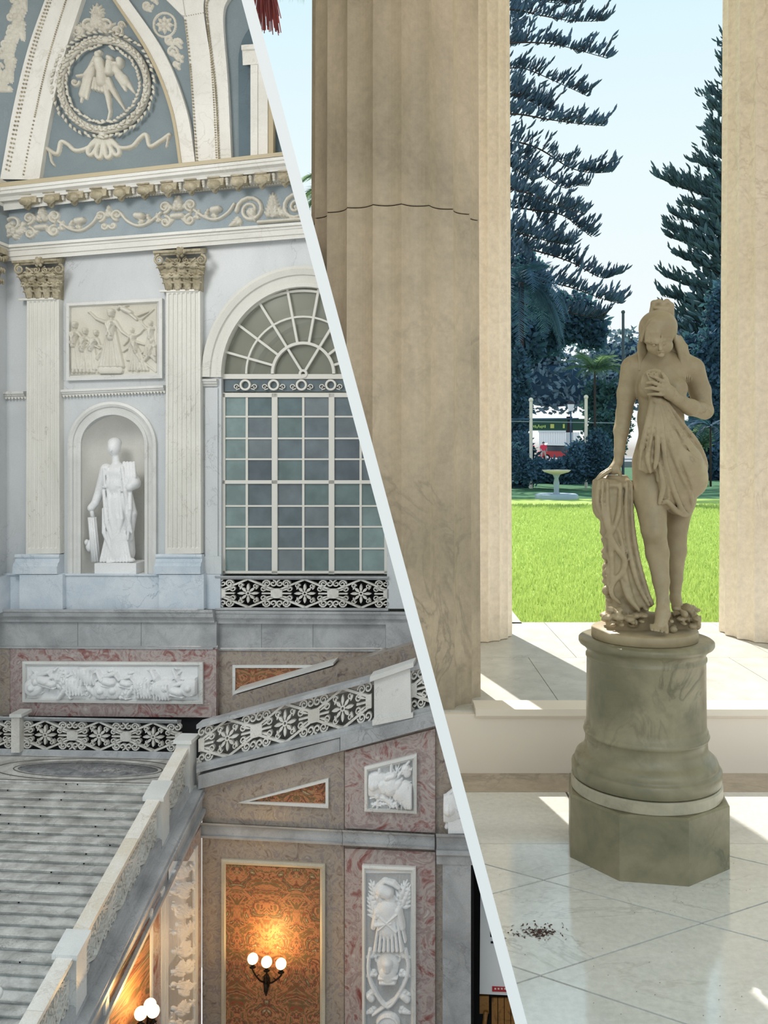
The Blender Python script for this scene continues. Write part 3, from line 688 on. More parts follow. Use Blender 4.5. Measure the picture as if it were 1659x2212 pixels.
for i in range(4): F1.chain([Q(262+i*7, 1000, -.1), Q(268+i*7, 1030, -.24), Q(262+i*6, 1060, -.28)], [4*u, 4.5*u, 3*u], .01)
F1.ell(Q(238, 1214, -.34), (7*u, .16, 4*u), .02); F1.ell(Q(284, 1210, -.3), (8*u, .14, 5*u), .02)
obj('figure', F1.mesh('figure', LW), M['statue_w'], NS, fix=False)
mb = MB()
for i in range(9):
    a = i*2*PI/9; mb.tube([Q(194+6*math.cos(a), 1118, -.15+.1*math.sin(a)), Q(203+7*math.cos(a), 1214, -.15+.1*math.sin(a))], u*3.4, 6)
mb.tube([Q(192, 1096, -.15), Q(196, 1120, -.15)], u*5, 8)
obj('rod_bundle', mb, M['statue_w'], NS)
mb = MB(); mb.ball(Q(188, 1180, -.15), (u*9, .1, u*14)); mb.ball(Q(184, 1172, -.2), (u*5, .1, u*7)); obj('axe_head', mb, M['statue_w'], NS)
mb = MB(); mb.rect(204, 1217, 294, 1240, -.18, .75); obj('plinth', mb, M['statue_w'], NS)
# --- square figure relief between the pilasters
RP = thing('figure_relief_panel', 'square white relief of a standing draped figure over kneeling people above the niche', 'relief', P(245, 820, 0), F=LW)
mb = MB(); mb.rect(150, 655, 340, 810, -.04, .02); obj('ground_slab', mb, M['relief'], RP)
frame4([(143, 655), (350, 644), (350, 817), (143, 822)], [(153, 664), (339, 655), (339, 806), (153, 811)], -.15, -.06, M['white'], RP)
pr = pfig(243, 795, 126, -.01, ((-1, .62), (1, .18)), .16)
pr += [(222, 791, 1, 264, 791, 1, 1, 4)]+[(222, 800, 8, 260, 800, 8, .2, 3)]
pr += pfig(176, 806, 96, .10, ((-1, .1), (1, .22)), .3)+pfig(160, 800, 104, .03, ((1, .2),), .15)+pfig(190, 800, 86, .22, ((1, .12), (-1, .15)), .3)+pfig(205, 806, 60, .3, ((1, .1),), .5)
pr += pfig(300, 802, 80, -.12, ((-1, .18), (1, .4)), .3)+pfig(322, 805, 72, .1, ((-1, .22), (1, .7)), .35, robe=False)+pfig(290, 780, 70, -.05, ((1, .65), (-1, .12)), .2)+pfig(325, 770, 76, .02, ((-1, .75),), .12)+pfig(312, 806, 52, -.3, ((-1, .2), (1, .3)), .5, robe=False)
pr += [(262, 664, 3, 278, 660, 2, 1, 1), (268, 668, 6, 284, 676, 5, 1, 1), (280, 676, 4, 296, 690, 3, 1, 1), (300, 682, 3, 326, 672, 1.5, 1, 1), (308, 690, 2, 334, 668, 1, 1, 1), (262, 662, 4, 256, 668, 3, 1, 1)]
obj('carving', relief((156, 660, 338, 808), pr, cw(-.05), .9, 2.3), M['relief'], RP, fix=False)
# --- long trophy relief
TR = thing('trophy_frieze_panel', 'long white marble trophy relief in a red breccia surround below the niche', 'relief', P(243, 1520, -.4), F=LW)
mb = MB(); mb.rect(54, 1436, 432, 1514, -.38, 0); obj('ground_slab', mb, M['statue_w'], TR)
frame4([(48, 1429), (438, 1431), (438, 1521), (48, 1517)], [(58, 1438), (428, 1440), (428, 1512), (58, 1508)], -.46, -.39, M['white'], TR)
def trophies(x0, y0, x1, y1, n, seed, s=1.0):
    r = random.Random(seed); o = []
    for i in range(n):
        x, y = x0+(x1-x0)*(i+.5)/n+r.uniform(-4, 4)*s, r.uniform(y0+.25*(y1-y0), y1-.25*(y1-y0)); k = i % 6; b = r.uniform(1, 4); h_ = (y1-y0)
        if k == 0: q = h_*.30; o += [(x, y, q, x+.1, y, q, .30, b), (x, y, q*.45, x+.1, y, q*.4, .6, b+q*.2), (x, y, q*.8, x, y, q*.8, -.04)]
        elif k == 1: o += [(x-8*s, y, 9*s, x+6*s, y+3*s, 10*s, .8, b), (x-12*s, y-10*s, 4*s, x+10*s, y-16*s, 5*s, .9, b), (x+12*s, y-14*s, 4*s, x+20*s, y-2*s, 3*s, .9, b), (x-15*s, y+8*s, 3*s, x+12*s, y+14*s, 3*s, 1, b+2)]
        elif k == 2: o += pacanth(x, y+h_*.3, -1.2, h_*.6, 5, 5*s, b)
        elif k == 3: o += [(x-14*s, y+16*s, 5*s, x+14*s, y-18*s, 6*s, .9, b), (x-8*s, y-16*s, 4*s, x+12*s, y+16*s, 4*s, .9, b)]+pspiral(x+12*s, y-8*s, 12*s, 1, 1.3, 2.6*s, 0, 1, b)
        elif k == 4: q = h_*.27; o += [(x-q*.4, y-q*.3, q*.9, x+q*.3, y+q*.4, q*.8, .45, b)]+[(x-q+j*q*.35, y-q*.8, 1.6*s, x-q*.8+j*q*.35, y+q, 1.6*s, 1, b+q*.3) for j in range(6)]
        else: o += [(x-10*s, y-h_*.25, 4*s, x, y, 7*s, .9, b), (x, y, 7*s, x+12*s, y+h_*.25, 3*s, .9, b)]+pspiral(x-8*s, y+10*s, 10*s, -1, 1.4, 2.4*s, 1, 1, b)
        for j in range(3):
            a = r.uniform(0, 6.28); o += pleaf(x+r.uniform(-14, 14)*s, y+r.uniform(-.3, .3)*h_, a, 16*s, 3.4*s, .9, 1)
    return o
obj('carving', relief((59, 1440, 427, 1510), trophies(62, 1442, 424, 1508, 15, 5)+trophies(70, 1442, 424, 1508, 13, 9, .8), cw(-.39), 1.0, 2.0), M['statue_w'], TR, fix=False)
# --- entablature
ENT = struct('trim_1', LW((-8, -.5, 6)))
def band(name, mat, A, B, prof, ret=True):
    """horizontal moulding across the far wall that turns the corner at A and returns towards the viewer"""
    n = len(prof); rg = []
    rA = []; rB = []; rC = []
    for d, y in prof:
        pa = P(A[0], A[1]+d, y); pb = P(B[0], B[1]+d*.97, y); x = pa[0]
        rA.append((x, y, pa[2])); rB.append((pb[0], y, pb[2]))
        q = -y
    xo = rA[0][0]; yo = min(y for _, y in prof)
    # mitre: the return runs along x = xcorner - (y - yo)
    rA2 = [(xo+(yo-y)+0.0, y, z) for x, y, z in rA]; rC = [(x, -13., z) for x, y, z in rA2]
    m = MB(); m.sweep([rC, rA2, rB] if ret else [rA2, rB]); return obj(name, m, mat, ENT)
band('architrave', M['stucco'], (42, 527), (720, 474), [(0, .1), (0, -.50), (6, -.50), (7, -.42), (13, -.42), (15, -.38), (26, -.36), (27, -.31), (36, -.30), (36, .1)])
band('frieze_ground', M['frieze'], (33, 449), (720, 392), [(0, .1), (0, -.26), (92, -.26), (92, .1)])
band('cornice', M['stucco'], (46, 401), (720, 326), [(0, .1), (0, -1.05), (7, -1.03), (9, -.98), (15, -.97), (22, -.84), (27, -.80), (31, -.78), (33, -.60), (52, -.55), (52, .1)])
band('gilt_fillet', M['gilt'], (46, 392), (720, 316), [(0, .1), (0, -1.08), (9, -1.06), (9, .1)])
band('soffit_bed', M['shaft'], (36, 441), (720, 378), [(0, .1), (0, -.48), (6, -.44), (9, -.36), (9, .1)])
band('cornice_backing', M['shaft'], (33, 395), (720, 322), [(0, .1), (0, -.22), (75, -.22), (75, .1)])
for i in range(13):
    x = 62+i*50.5; y = 431-i*4.55; q = MB(); cv = cw(-.62)
    q.slab([(x-17, y-8), (x+17, y-11), (x+15, y+5), (x-15, y+8)], -.80, -.5)
    q.tube(curve([cv(x, y-2, 0), cv(x, y+6, 14), cv(x, y+9, 12), cv(x, y+10, 0)], 3), [PXM*15]*10, 10, flat=.5)
    q.tube(curve([cv(x-13, y-6, 15), cv(x+13, y-8, 15)], 2), PXM*2, 6)
    obj('modillion', q, M['capital'], ENT)
    q = MB()
    for j in range(3): q.ball(cw(-.6)(x+25+j*0.5, y-2+j*5-4, 4), PXM*(5.5-j*.8), 8, 4)
    obj('rosette', q, M['relief'], ENT)
mb = MB()
for i in range(110):
    x = 50+i*5.7; mb.ball(cw(-.48)(x, 447-(x-50)*.092, 2), PXM*2.0, 5, 3)
obj('bead_row', mb, M['capital'], ENT, kind='stuff')
def slope(y0, k, x0=0): return lambda cvf: (lambda px, py, h: cvf(px, py+k*(px-x0), h))
fz = []
for cx, s in ((385, 1.0), (92, 1.0)):
    fz += pacanth(cx, 478, -PI/2, 34*s, 5, 7)+[(cx-10, 492, 6, cx+10, 492, 6, .9, 2)]
    for sg in (-1, 1):
        fz += pspiral(cx+sg*28, 470, 13, sg, 1.6, 3.2, PI/2)+pspiral(cx+sg*26, 502, 12, -sg, 1.5, 3.2, -PI/2)+pleaf(cx+sg*8, 478, -PI/2+sg*.8, 26, 5)+pleaf(cx+sg*6, 496, PI/2-sg*1.0, 24, 5)
        pr_ = curve([(cx+sg*36, 482), (cx+sg*60, 500), (cx+sg*84, 506), (cx+sg*108, 494), (cx+sg*122, 476)], 5)
        fz += [(*pr_[i], 3.2, *pr_[i+1], 3.2, 1, 1.5) for i in range(len(pr_)-1)]
        for k in (40, 60, 78): fz += pacanth(cx+sg*k, 500, -PI/2+sg*.3, 20, 3, 4)
        fz += [(cx+sg*78, 486, 8, cx+sg*88, 484, 7, .9, 2)]
for cx in (236,):
    fz += pacanth(cx, 480, -PI/2, 24, 4, 5)+pspiral(cx-18, 478, 12, -1, 1.5, 3, PI/2)+pspiral(cx+18, 478, 12, 1, 1.5, 3, PI/2)+pspiral(cx-9, 500, 8, 1, 1.3, 2.6)+pspiral(cx+9, 500, 8, -1, 1.3, 2.6, PI)
fz += pspiral(542, 492, 30, 1, 1.9, 4.5, PI)+pacanth(542, 492, 1.2, 26, 5, 6)+pacanth(590, 510, -PI/2, 52, 6, 7)+pspiral(640, 494, 32, -1, 1.9, 4.5, 0)+[(560, 520, 4, 680, 522, 4, 1, 2)]+pacanth(520, 510, 2.6, 30, 5, 5)+pacanth(600, 500, .4, 30, 4, 5)
for cx in (30, 0): fz += pspiral(cx, 480, 22, 1, 1.8, 4)+pacanth(cx, 505, -.5, 30, 5, 6)
RL = slope(0, -.083, 92)(cw(-.26))
obj('frieze_scrolls', relief((2, 448, 700, 524), fz, RL, 1.1, 2.0, cut=True), M['relief'], ENT, fix=False)
# --- painted vault above
V = struct('ceiling', LW((-8, 0, 9)), 'blue grey painted vault with white stucco ribs above the cornice')
del V['category'], V['label']
mb = MB(); mb.slab([(-260, -60), (1100, -60), (1100, 340), (46, 397), (-260, 397)], .05, .6); obj('vault_field', mb, M['blue'], V)
def ribbon(L_, R_, yf, yb, n=8):
    A = curve(L_, n); B = curve(R_, n); m = MB()
    f = [[(lambda g: (g[0], yf, g[2]))(P(*p, yf)), (lambda g: (g[0], yf, g[2]))(P(*q, yf))] for p, q in zip(A, B)]
    rg = [[(a[0], yb, a[2]), a, b_, (b_[0], yb, b_[2])] for a, b_ in f]; m.sweep(rg); return m
lo_ = lambda x: 397-(x-46)*.085
obj('rib', ribbon([(0, lo_(46)-10), (28, 235), (60, 105), (100, -10)], [(84, 388), (104, 270), (136, 120), (178, -10)], -.10, .1), M['stucco'], V)
obj('rib', ribbon([(76, 392), (94, 275), (128, 120), (168, -10)], [(84, 391), (104, 270), (138, 122), (180, -10)], -.16, .1), M['stucco'], V)
obj('rib', ribbon([(238, -14), (322, 115), (370, 235), (392, 366)], [(268, -14), (352, 110), (402, 235), (423, 362)], -.14, .1), M['stucco'], V)
obj('rib', ribbon([(234, -14), (318, 117), (366, 237), (388, 366)], [(240, -14), (324, 115), (372, 235), (394, 366)], -.18, .1), M['gilt'], V)
obj('rib', ribbon([(386, -14), (397, 36), (410, 150), (424, 362)], [(446, -14), (440, 28), (464, 190), (472, 358)], -.10, .1), M['stucco'], V)
obj('rib', ribbon([(487, -14), (474, 30), (484, 180), (490, 356)], [(500, -14), (482, 34), (492, 180), (500, 355)], -.14, .1), M['stucco'], V)
obj('rib', ribbon([(448, -14), (444, 28), (464, 190), (474, 357)], [(488, -14), (474, 30), (486, 180), (492, 355)], -.06, .1), M['stucco'], V)
mb = MB(); mb.slab([(346, -14), (392, -14), (399, 34), (392, 32)], -.16, .1); obj('rib', mb, M['stucco'], V)
bd = MB()
def beads(pts, st, r, mbb, hh=2, y=-.1):
    c = curve(pts, 30); acc = 0; pr = c[0]
    for q in c[1:]:
        acc += math.hypot(*(q-pr)); pr = q
        if acc > st: acc = 0; mbb.ball(cw(y)(q[0], q[1], hh), PXM*r, 5, 3)
beads([(12, 375), (40, 235), (70, 105), (108, -8)], 5, 2.6, bd); beads([(18, 378), (46, 235), (76, 107), (114, -8)], 5, 2.4, bd); beads([(50, 385), (72, 270), (104, 130), (146, -8)], 4.5, 2.2, bd)
beads([(400, 38), (412, 150), (427, 355)], 5, 2.6, bd, 3); beads([(455, -8), (447, 28), (466, 190), (474, 352)], 5, 2.8, bd, 3, -.06); beads([(448, 28), (461, 190), (469, 352)], 5, 2.2, bd, 3, -.06); beads([(398, 36), (449, 26)], 5, 1.2, bd, 1)
obj('bead_row', bd, M['capital'], V, kind='stuff')
# panel with recess shade in its blue, and the white upright at the right
mb = MB(); mb.slab(arc(600, 130, 85, 100, 180, 60, 14)+[(660, 345), (516, 352)], -.02, .1); obj('recess_shade_panel', mb, marble('recess_shade_blue', (.13, .185, .22), (.10, .15, .18), (.1, .1, .1), .7, .8, .01), V)
mb = MB(); mb.rect(541, 130, 578, 346, -.32, .1); mb.mould((534, 96), (590, 92), [(0, .1), (0, -.5), (10, -.48), (14, -.4), (34, -.36), (44, -.34), (44, .1)]); mb.rect(548, 140, 556, 346, -.36, .1); obj('upright', mb, M['stucco'], V)
mb = MB(); mb.rect(578, 130, 590, 346, -.28, .1); obj('upright_edge', mb, M['gilt'], V)
# wreath medallion
MD = thing('wreath_medallion', 'white stucco leaf wreath around a winged figure with ribbons below on blue vault', 'medallion', P(228, 300, 0), F=LW)
wr = MB(); cv = cw(-.0); ctr = (227, 186)
wr.tube([cv(ctr[0]+93*math.cos(a), ctr[1]+97*math.sin(a), 5) for a in [2*PI*i/48 for i in range(48)]], PXM*9, 8, closed=True)
obj('wreath', wr, M['relief'], MD)
lf = MB()
for i in range(60):
    a = 2*PI*i/60
    for j in range(4):
        rad = 80+j*9+R.uniform(-2, 2); aa = a+R.uniform(-.03, .03); x, y = ctr[0]+rad*math.cos(aa), ctr[1]+rad*1.04*math.sin(aa)
        d = (1 if math.sin(a+PI/2) > 0 else -1); ta = aa + d*PI/2*(.75 if j % 2 else 1.2); h = 9+5*math.sin(PI*(j+.5)/4)
        lf.tube([cv(x, y, h-2), cv(x+7*math.cos(ta), y+7*math.sin(ta), h+3), cv(x+13*math.cos(ta), y+13*math.sin(ta), h-1)], [PXM*1.5, PXM*4, PXM*.8], 5, flat=.6)
obj('wreath_leaves', lf, M['relief'], MD, kind='stuff')
pr = [(206, 126, 5, 196, 160, 11, .5, 1), (196, 160, 11, 180, 205, 9, .5, 1), (188, 175, 9, 176, 222, 2, .5, 1.5), (198, 160, 8, 188, 214, 3, .5, 2), (250, 150, 8, 272, 180, 10, .5, 1), (268, 170, 9, 292, 202, 2, .5, 1), (258, 165, 9, 272, 196, 3, .5, 1.5)]
pr += [(214, 120, 7, 214, 123, 7, 1, 2), (215, 118, 6, 219, 115, 5, 1, 2), (217, 136, 11, 222, 158, 10, .8, 3), (222, 158, 10, 224, 182, 12, .8, 3), (238, 128, 6, 242, 130, 6, 1, 3), (240, 138, 8, 238, 158, 8, .8, 3), (205, 140, 5, 186, 164, 4, .8, 3), (186, 164, 4, 168, 166, 3, .8, 2), (246, 140, 5, 262, 140, 4, .8, 3), (262, 134, 8, 262, 142, 7, .9, 3),
       (228, 180, 7, 236, 212, 6, .9, 2), (236, 212, 6, 240, 244, 3.4, .9, 2), (240, 244, 3.4, 236, 262, 3, .9, 2), (236, 180, 7, 252, 208, 5.5, .9, 1.5), (252, 208, 5.5, 266, 230, 3.2, .9, 1.5), (266, 230, 3, 272, 240, 2.5, .9, 1.5)]
pr += [(208+i*5, 172, 3, 204+i*7, 200-abs(i-3)*2, 3.5, 1, 3.5) for i in range(7)]+pspiral(163, 178, 10, 1, 1, 3, 0, 1, 1)
obj('winged_figure', relief((150, 105, 300, 270), pr, cw(.05), 1.0, 1.9, cut=True), M['relief'], MD, fix=False)
rb = []
for sg in (-1, 1):
    for L_ in ([(225, 288), (225+sg*12, 310), (225+sg*16, 335), (225+sg*6, 340), (225, 300)], [(225, 288), (225+sg*26, 312), (225+sg*34, 330), (225+sg*24, 334), (225, 294)], [(225, 290), (225+sg*30, 318), (225+sg*60, 322-sg*4), (225+sg*78, 306-sg*6), (225+sg*92, 300-sg*8), (225+sg*100, 325-sg*8), (225+sg*122, 314-sg*8), (225+sg*142, 300-sg*8)]):
        c = curve(L_, 8); rb += [(*c[i], 4.4, *c[i+1], 4.4, .8, 1.5) for i in range(len(c)-1)]
rb += [(108, 326, 3, 112, 350, 2, 1, 1), (112, 350, 2, 118, 358, 2, 1, 1), (366, 294, 3, 360, 318, 2, 1, 1), (225, 290, 9, 226, 296, 8, .8, 3)]
obj('ribbon', relief((98, 282, 376, 365), rb, cw(.05), 1.2, 1.7, cut=True), M['relief'], MD, fix=False)
an = pacanth(211, 62, -PI/2, 52, 6, 8)
for sg in (-1, 1): an += pspiral(211+sg*20, 56, 17, sg, 1.6, 3.6, PI/2)+pspiral(213+sg*44, 70, 14, sg, 1.6, 3.4, PI/2)+pleaf(211+sg*8, 70, -PI/2+sg*1.0, 36, 6)+pleaf(211+sg*30, 72, -PI/2+sg*.9, 30, 5)+pspiral(213+sg*50, 46+abs(sg)*10, 9, -sg, 1.2, 2.6)+pleaf(213+sg*52, 76, PI/2-sg*.8, 22, 5)
for i in range(7): an += pleaf(211, 36, -PI/2+(i-3)*.36, 28-abs(i-3)*3, 4, .9, 2)
obj('palmette', relief((140, 2, 286, 98), an, cw(.05), 1.1, 1.9, cut=True), M['relief'], MD, fix=False)
SC = thing('rosette_scroll', 'small stucco rosette and scroll spray on the blue field right of the medallion', 'ornament', P(360, 60, 0), F=LW)
an = [(356, 54, 6, 356.1, 54, 6, .9, 3)]+[q for i in range(8) for q in pleaf(356+6*math.cos(i*PI/4), 54+6*math.sin(i*PI/4), i*PI/4, 13, 4.5, .9, 2)]
an += [(*p, 2.2, *q, 2.2, 1, 1) for p, q in zip(curve([(356+24*math.cos(a), 54+26*math.sin(a)) for a in [i*PI/6 for i in range(13)]], 3)[:-1], curve([(356+24*math.cos(a), 54+26*math.sin(a)) for a in [i*PI/6 for i in range(13)]], 3)[1:])]
for x, y, r, s in ((318, 12, 12, 1), (332, -4, 10, -1), (366, 86, 12, 1), (384, 92, 9, -1), (372, 112, 12, -1), (386, 122, 9, 1), (380, 138, 7, 1)): an += pspiral(x, y, r, s, 1.4, 2.8)+pacanth(x, y, 1.0, 16, 3, 4)
obj('carving', relief((302, -12, 398, 152), an, cw(.05), 1.2, 1.0, cut=True), M['relief'], SC, fix=False)
SC = thing('leaf_festoon', 'stucco leaf festoon on the blue field at the far left of the vault', 'ornament', P(20, 180, 0), F=LW)
an = []
for i in range(16): an += pacanth(48-i*2.6+R.uniform(-8, 8), -5+i*13, 2.0+R.uniform(-.8, .8), 30, 4, 6)+pspiral(40-i*2.6+R.uniform(-12, 8), i*12, 9, 1 if i % 2 else -1, 1.3, 2.8)
obj('carving', relief((-30, -14, 60, 200), an, cw(.05), 1.4, 1.0, cut=True), M['relief'], SC, fix=False)
# ------------------------------------------------------------------ landing, stairs, parapets and the lower wall
YF = -3.0; ZL = P(200, 1690, YF)[2]; XB = P(402, 1600, YF)[0]; ZT = P(402, 1600, YF)[2]; SL = .3333; XS = P(437, 1780, YF)[0]
def zr(z, y): return z + SL*(y-YF)
def sbox(m, x0, x1, ya, yb, z0, z1, F=None):     # box whose top and bottom follow the stair slope (ya nearer the viewer)
    v = [(x0, ya, zr(z0, ya)), (x1, ya, zr(z0, ya)), (x1, yb, zr(z0, yb)), (x0, yb, zr(z0, yb)), (x0, ya, zr(z1, ya)), (x1, ya, zr(z1, ya)), (x1, yb, zr(z1, yb)), (x0, yb, zr(z1, yb))]
    return m.add(v, [(0,3,2,1),(4,5,6,7),(0,1,5,4),(1,2,6,5),(2,3,7,6),(3,0,4,7)])
ST_ = struct('staircase', LW((-8, YF, ZL)))
for k in range(31):
    q = MB(); z = ZL-.10*(k+1); y1 = YF-.30*k; 
    q.box((-15, y1-.285, z-.30), (XB+.05, y1+.05, z-.03)); q.tube([(-15, y1-.34, z-.018), (XB+.05, y1-.34, z-.018)], .018, 6); q.box((-15, y1-.34, z-.036), (XB+.05, y1+.05, z))
    obj('step', q, M['step'], ST_)
mb = MB(); mb.box((-15, YF-.02, ZL-.3), (XB+.3, -.85, ZL)); mb.tube([(-15, YF-.02, ZL-.02), (XB+.05, YF-.02, ZL-.02)], .02, 6); obj('landing', mb, M['step'], ST_)
mb = MB(); cx_, cy_ = P(192, 1660, -1.9)[0], -2.0
for rx, ry, wd, hh in ((2.75, .86, .05, .006), (2.2, .62, .04, .007)):
    rg = []
    for i in range(49):
        a = 2*PI*i/48; rg.append([(cx_+(rx+wd)*math.cos(a), cy_+(ry+wd)*math.sin(a), ZL), (cx_+(rx+wd)*math.cos(a), cy_+(ry+wd)*math.sin(a), ZL+hh), (cx_+rx*math.cos(a), cy_+ry*math.sin(a), ZL+hh), (cx_+rx*math.cos(a), cy_+ry*math.sin(a), ZL)])
    mb.sweep(rg)
for s in (-1, 1): mb.box((cx_-3.4, cy_+s*.96-.015, ZL), (cx_+3.3, cy_+s*.96+.015, ZL+.006))
obj('inlay_line', mb, plain('dark_inlay', (.10, .09, .085), .35), ST_)
mb = MB(); mb.lathe([(2.1, 0), (2.1, .004), (0, .004)], (0, 0, 0), 48)
mb.v = [(cx_+x, cy_+y*.27, ZL+z) for x, y, z in mb.v]; obj('inlay_oval', mb, marble('oval_marble', (.30, .30, .31), (.10, .10, .11), (.6, .58, .55), 3, .12, .05), ST_)
rd = MB()
for k in range(26):
    for j in range(2): rd.ball((XB-.9-2.6*R.random()-j*2.2, YF-.3*k-.02, ZL-.1*k-.06), .022, 6, 4)
obj('rod_eyelets', rd, M['dark'], ST_)
# parapet at the back of the landing
def level_parapet(name, label, mods, y0x, ytop, ybot, k, yf, cap, foot, post=None):
    T = thing(name, label, 'balustrade', P(mods[1], ybot, yf), F=LW)
    for a, b_ in zip(mods[:-1], mods[1:]):
        cv = (lambda a, b_: (lambda u_, v_, h: (lambda g: (g[0], yf-h, g[2]))(P(a+(b_-a)*u_, ytop+(ybot-ytop)*v_+k*(a+(b_-a)*u_-y0x), yf))))(a, b_)
        obj('pierced_panel', lattice_module(cv, -.12, 0), M['lattice'], T)
    m = MB(); m.mould((mods[0]-2, ytop+k*(mods[0]-y0x)-cap), (mods[-1]+2, ytop+k*(mods[-1]-y0x)-cap), [(0, yf+.25), (0, yf-.1), (cap*.5, yf-.1), (cap*.7, yf-.04), (cap, yf-.03), (cap+1, yf+.2)]); obj('rail', m, M['greym'], T)
    m = MB(); m.mould((mods[0]-2, ybot+k*(mods[0]-y0x)), (mods[-1]+2, ybot+k*(mods[-1]-y0x)), [(0, yf+.25), (0, yf-.03), (foot*.3, yf-.06), (foot, yf-.12), (foot, yf+.25)]); obj('foot', m, M['greym'], T)
    return T
T = level_parapet('pierced_balustrade', 'pierced marble balustrade along the back of the stair landing', [-78, 38, 156, 271, 390], 50, 1556, 1618, .02, -.85, 8, 16)
m = MB(); m.rect(24, 1548, 42, 1626, -1.1, -.6); obj('post', m, M['lattice'], T)
m = MB(); m.rect(20, 1543, 46, 1550, -1.15, -.55); obj('post_cap', m, M['white'], T)
level_parapet('pierced_balustrade', 'pierced marble balustrade under the tall arched window', [474, 597, 719, 840], 475, 1251, 1312, .004, -.12, 7, 6)
mb = MB(); mb.rect(470, 1247, 842, 1322, .12, .2); obj('parapet_shade_sheet', mb, M['dark'], DADO)  # black sheet paints the shaded recess behind the window balustrade
# parapet down the main flight
DF = thing('pierced_balustrade', 'sloping marble balustrade with pedestals running down the main flight', 'balustrade', (XB, YF, ZL), F=LW)
DF.location = LW((XB, YF, ZL))
y2 = PU(341, 1718, XB)[1]; y3 = PU(155, 2040, XB)[1]
peds = [y2, y3]
capm = marble('warm_cap_marble', (.84, .80, .74), (.74, .66, .54), (.55, .48, .40), 1.2, .35, .02, rnd=True)
segs = [(YF-.25, y2+.28), (y2-.28, y3+.28), (y3-.28, -13.0)]
for a, b_ in segs:
    nn = max(1, round((a-b_)/1.25))
    for i in range(nn):
        q = MB(); s0, s1 = a-(a-b_)*i/nn, a-(a-b_)*(i+1)/nn; sbox(q, XB-.17, XB+.17, s1+.003, s0-.003, ZT-.09, ZT); obj('cap_stone', q, capm, DF)
        zt, zb_ = ZT-.10, ZL+.16
        cv = (lambda s0, s1: (lambda u_, v_, h: (XB+.06+h, s0+(s1-s0)*u_, zr(zt+(zb_-zt)*v_, s0+(s1-s0)*u_))))(s0, s1)
        obj('pierced_panel', lattice_module(cv, -.1, 0.03), M['lattice'], DF)
q = MB()
sbox(q, XB-.12, XB+.20, -13, YF-.2, ZL-.02, ZL+.16); sbox(q, XB-.05, XB+.16, -13, YF-.2, ZL+.14, ZL+.19); sbox(q, XB-.05, XB+.26, -13, YF-.2, ZL-.10, ZL-.0)
obj('foot', q, M['greym'], DF)
q = MB(); sbox(q, XB-.13, XB+.13, -13, YF-.2, ZT-.14, ZT-.08); obj('rail', q, M['lattice'], DF)
for yp in peds:
    q = MB(); sbox(q, XB-.21, XB+.21, yp-.22, yp+.22, ZL-.05, ZT-.02); obj('pedestal', q, M['white'], DF)
    q = MB(); sbox(q, XB-.27, XB+.27, yp-.30, yp+.30, ZT-.04, ZT+.06); obj('pedestal_cap', q, M['white'], DF)
q = MB(); q.box((XB-.16, YF-.30, ZL-.3), (XB+.22, YF+.2, ZT+.02)); obj('newel', q, M['white'], DF)
q = MB(); q.box((XB-.22, YF-.36, ZT+.02), (XB+.28, YF+.26, ZT+.12)); obj('newel_cap', q, M['white'], DF); q = MB(); q.box((XB-.26, YF-.36, ZL-.4), (XB+.3, YF+.2, ZL-.2)); obj('newel_foot', q, M['white'], DF)
GLB = thing('lamp_globe', 'white glass lamp globe at the far left edge beside the stairs', 'lamp', PU(-6, 2148, XB-.2), F=LW)
g = PU(-8, 2146, XB-1.4); GLB.location = LW(g)
q = MB(); q.ball(g, .13, 16, 10); obj('globe', q, plain('opal_glass', (.95, .95, .93), .2), GLB)
q = MB(); q.tube([(g[0], g[1], g[2]-.12), (g[0], g[1], g[2]-.2), (g[0], g[1], g[2]-1.9)], [.05, .03, .03], 8); obj('stem', q, M['dark'], GLB)
# --- side wall under the main flight
SW = struct('wall_under_main_flight', LW((XS, YF, -13)))
def slabU(m, pts, x, th): A = [PU(*p, x) for p in pts]; return m.prism(A, [(x-th, p[1], p[2]) for p in A])
q = MB(); A = [(XS-.03, YF, zr(ZL-.1, YF)), (XS-.03, -13, zr(ZL-.1, -13)), (XS-.03, -13, -18), (XS-.03, YF, -18)]; q.prism(A, [(x-.25, y, z) for x, y, z in A]); obj('wall_core', q, M['brown'], SW)
q = MB(); sbox(q, XB-.1, XS+.04, -13, YF, ZL-.16, ZL-.06); sbox(q, XB, XS+.08, -13, YF, ZL-.24, ZL-.16); obj('string_moulding', q, M['greym'], SW)
q = MB(); sbox(q, XS-.03, XS, -13, YF, ZL-.62, ZL-.24); obj('string_face', q, M['greym'], SW)
q = MB(); sbox(q, XS-.03, XS+.10, -13, YF, ZL-.72, ZL-.62); sbox(q, XS-.03, XS+.06, -13, YF, ZL-.80, ZL-.72); obj('lower_string_moulding', q, M['greym'], SW)
def colU(name, xl, xr, yl, yr, mat, th, parent=SW):
    q = MB(); A = [PU(xl, yl, XS+th), PU(xr, yr, XS+th), PU(xr, 2560, XS+th), PU(xl, 2560, XS+th)]; q.prism(A, [(XS-.03, p[1], p[2]) for p in A]); return obj(name, q, mat, parent)
colU('panel', 357, 434, 1914, 1785, M['red'], .015); colU('panel', 331, 350, 1960, 1925, M['red'], .02)
colU('panel', 236, 327, 2140, 1975, M['orange'], .01)
for a, b_, c, d in ((350, 357, 1925, 1914), (327, 331, 1975, 1962), (228, 236, 2170, 2140)): colU('frame', a, b_, c, d, M['white'], .05)
RLF = thing('trophy_relief', 'tall narrow white trophy relief on the side wall under the main flight', 'relief', PU(392, 2212, XS), F=LW)
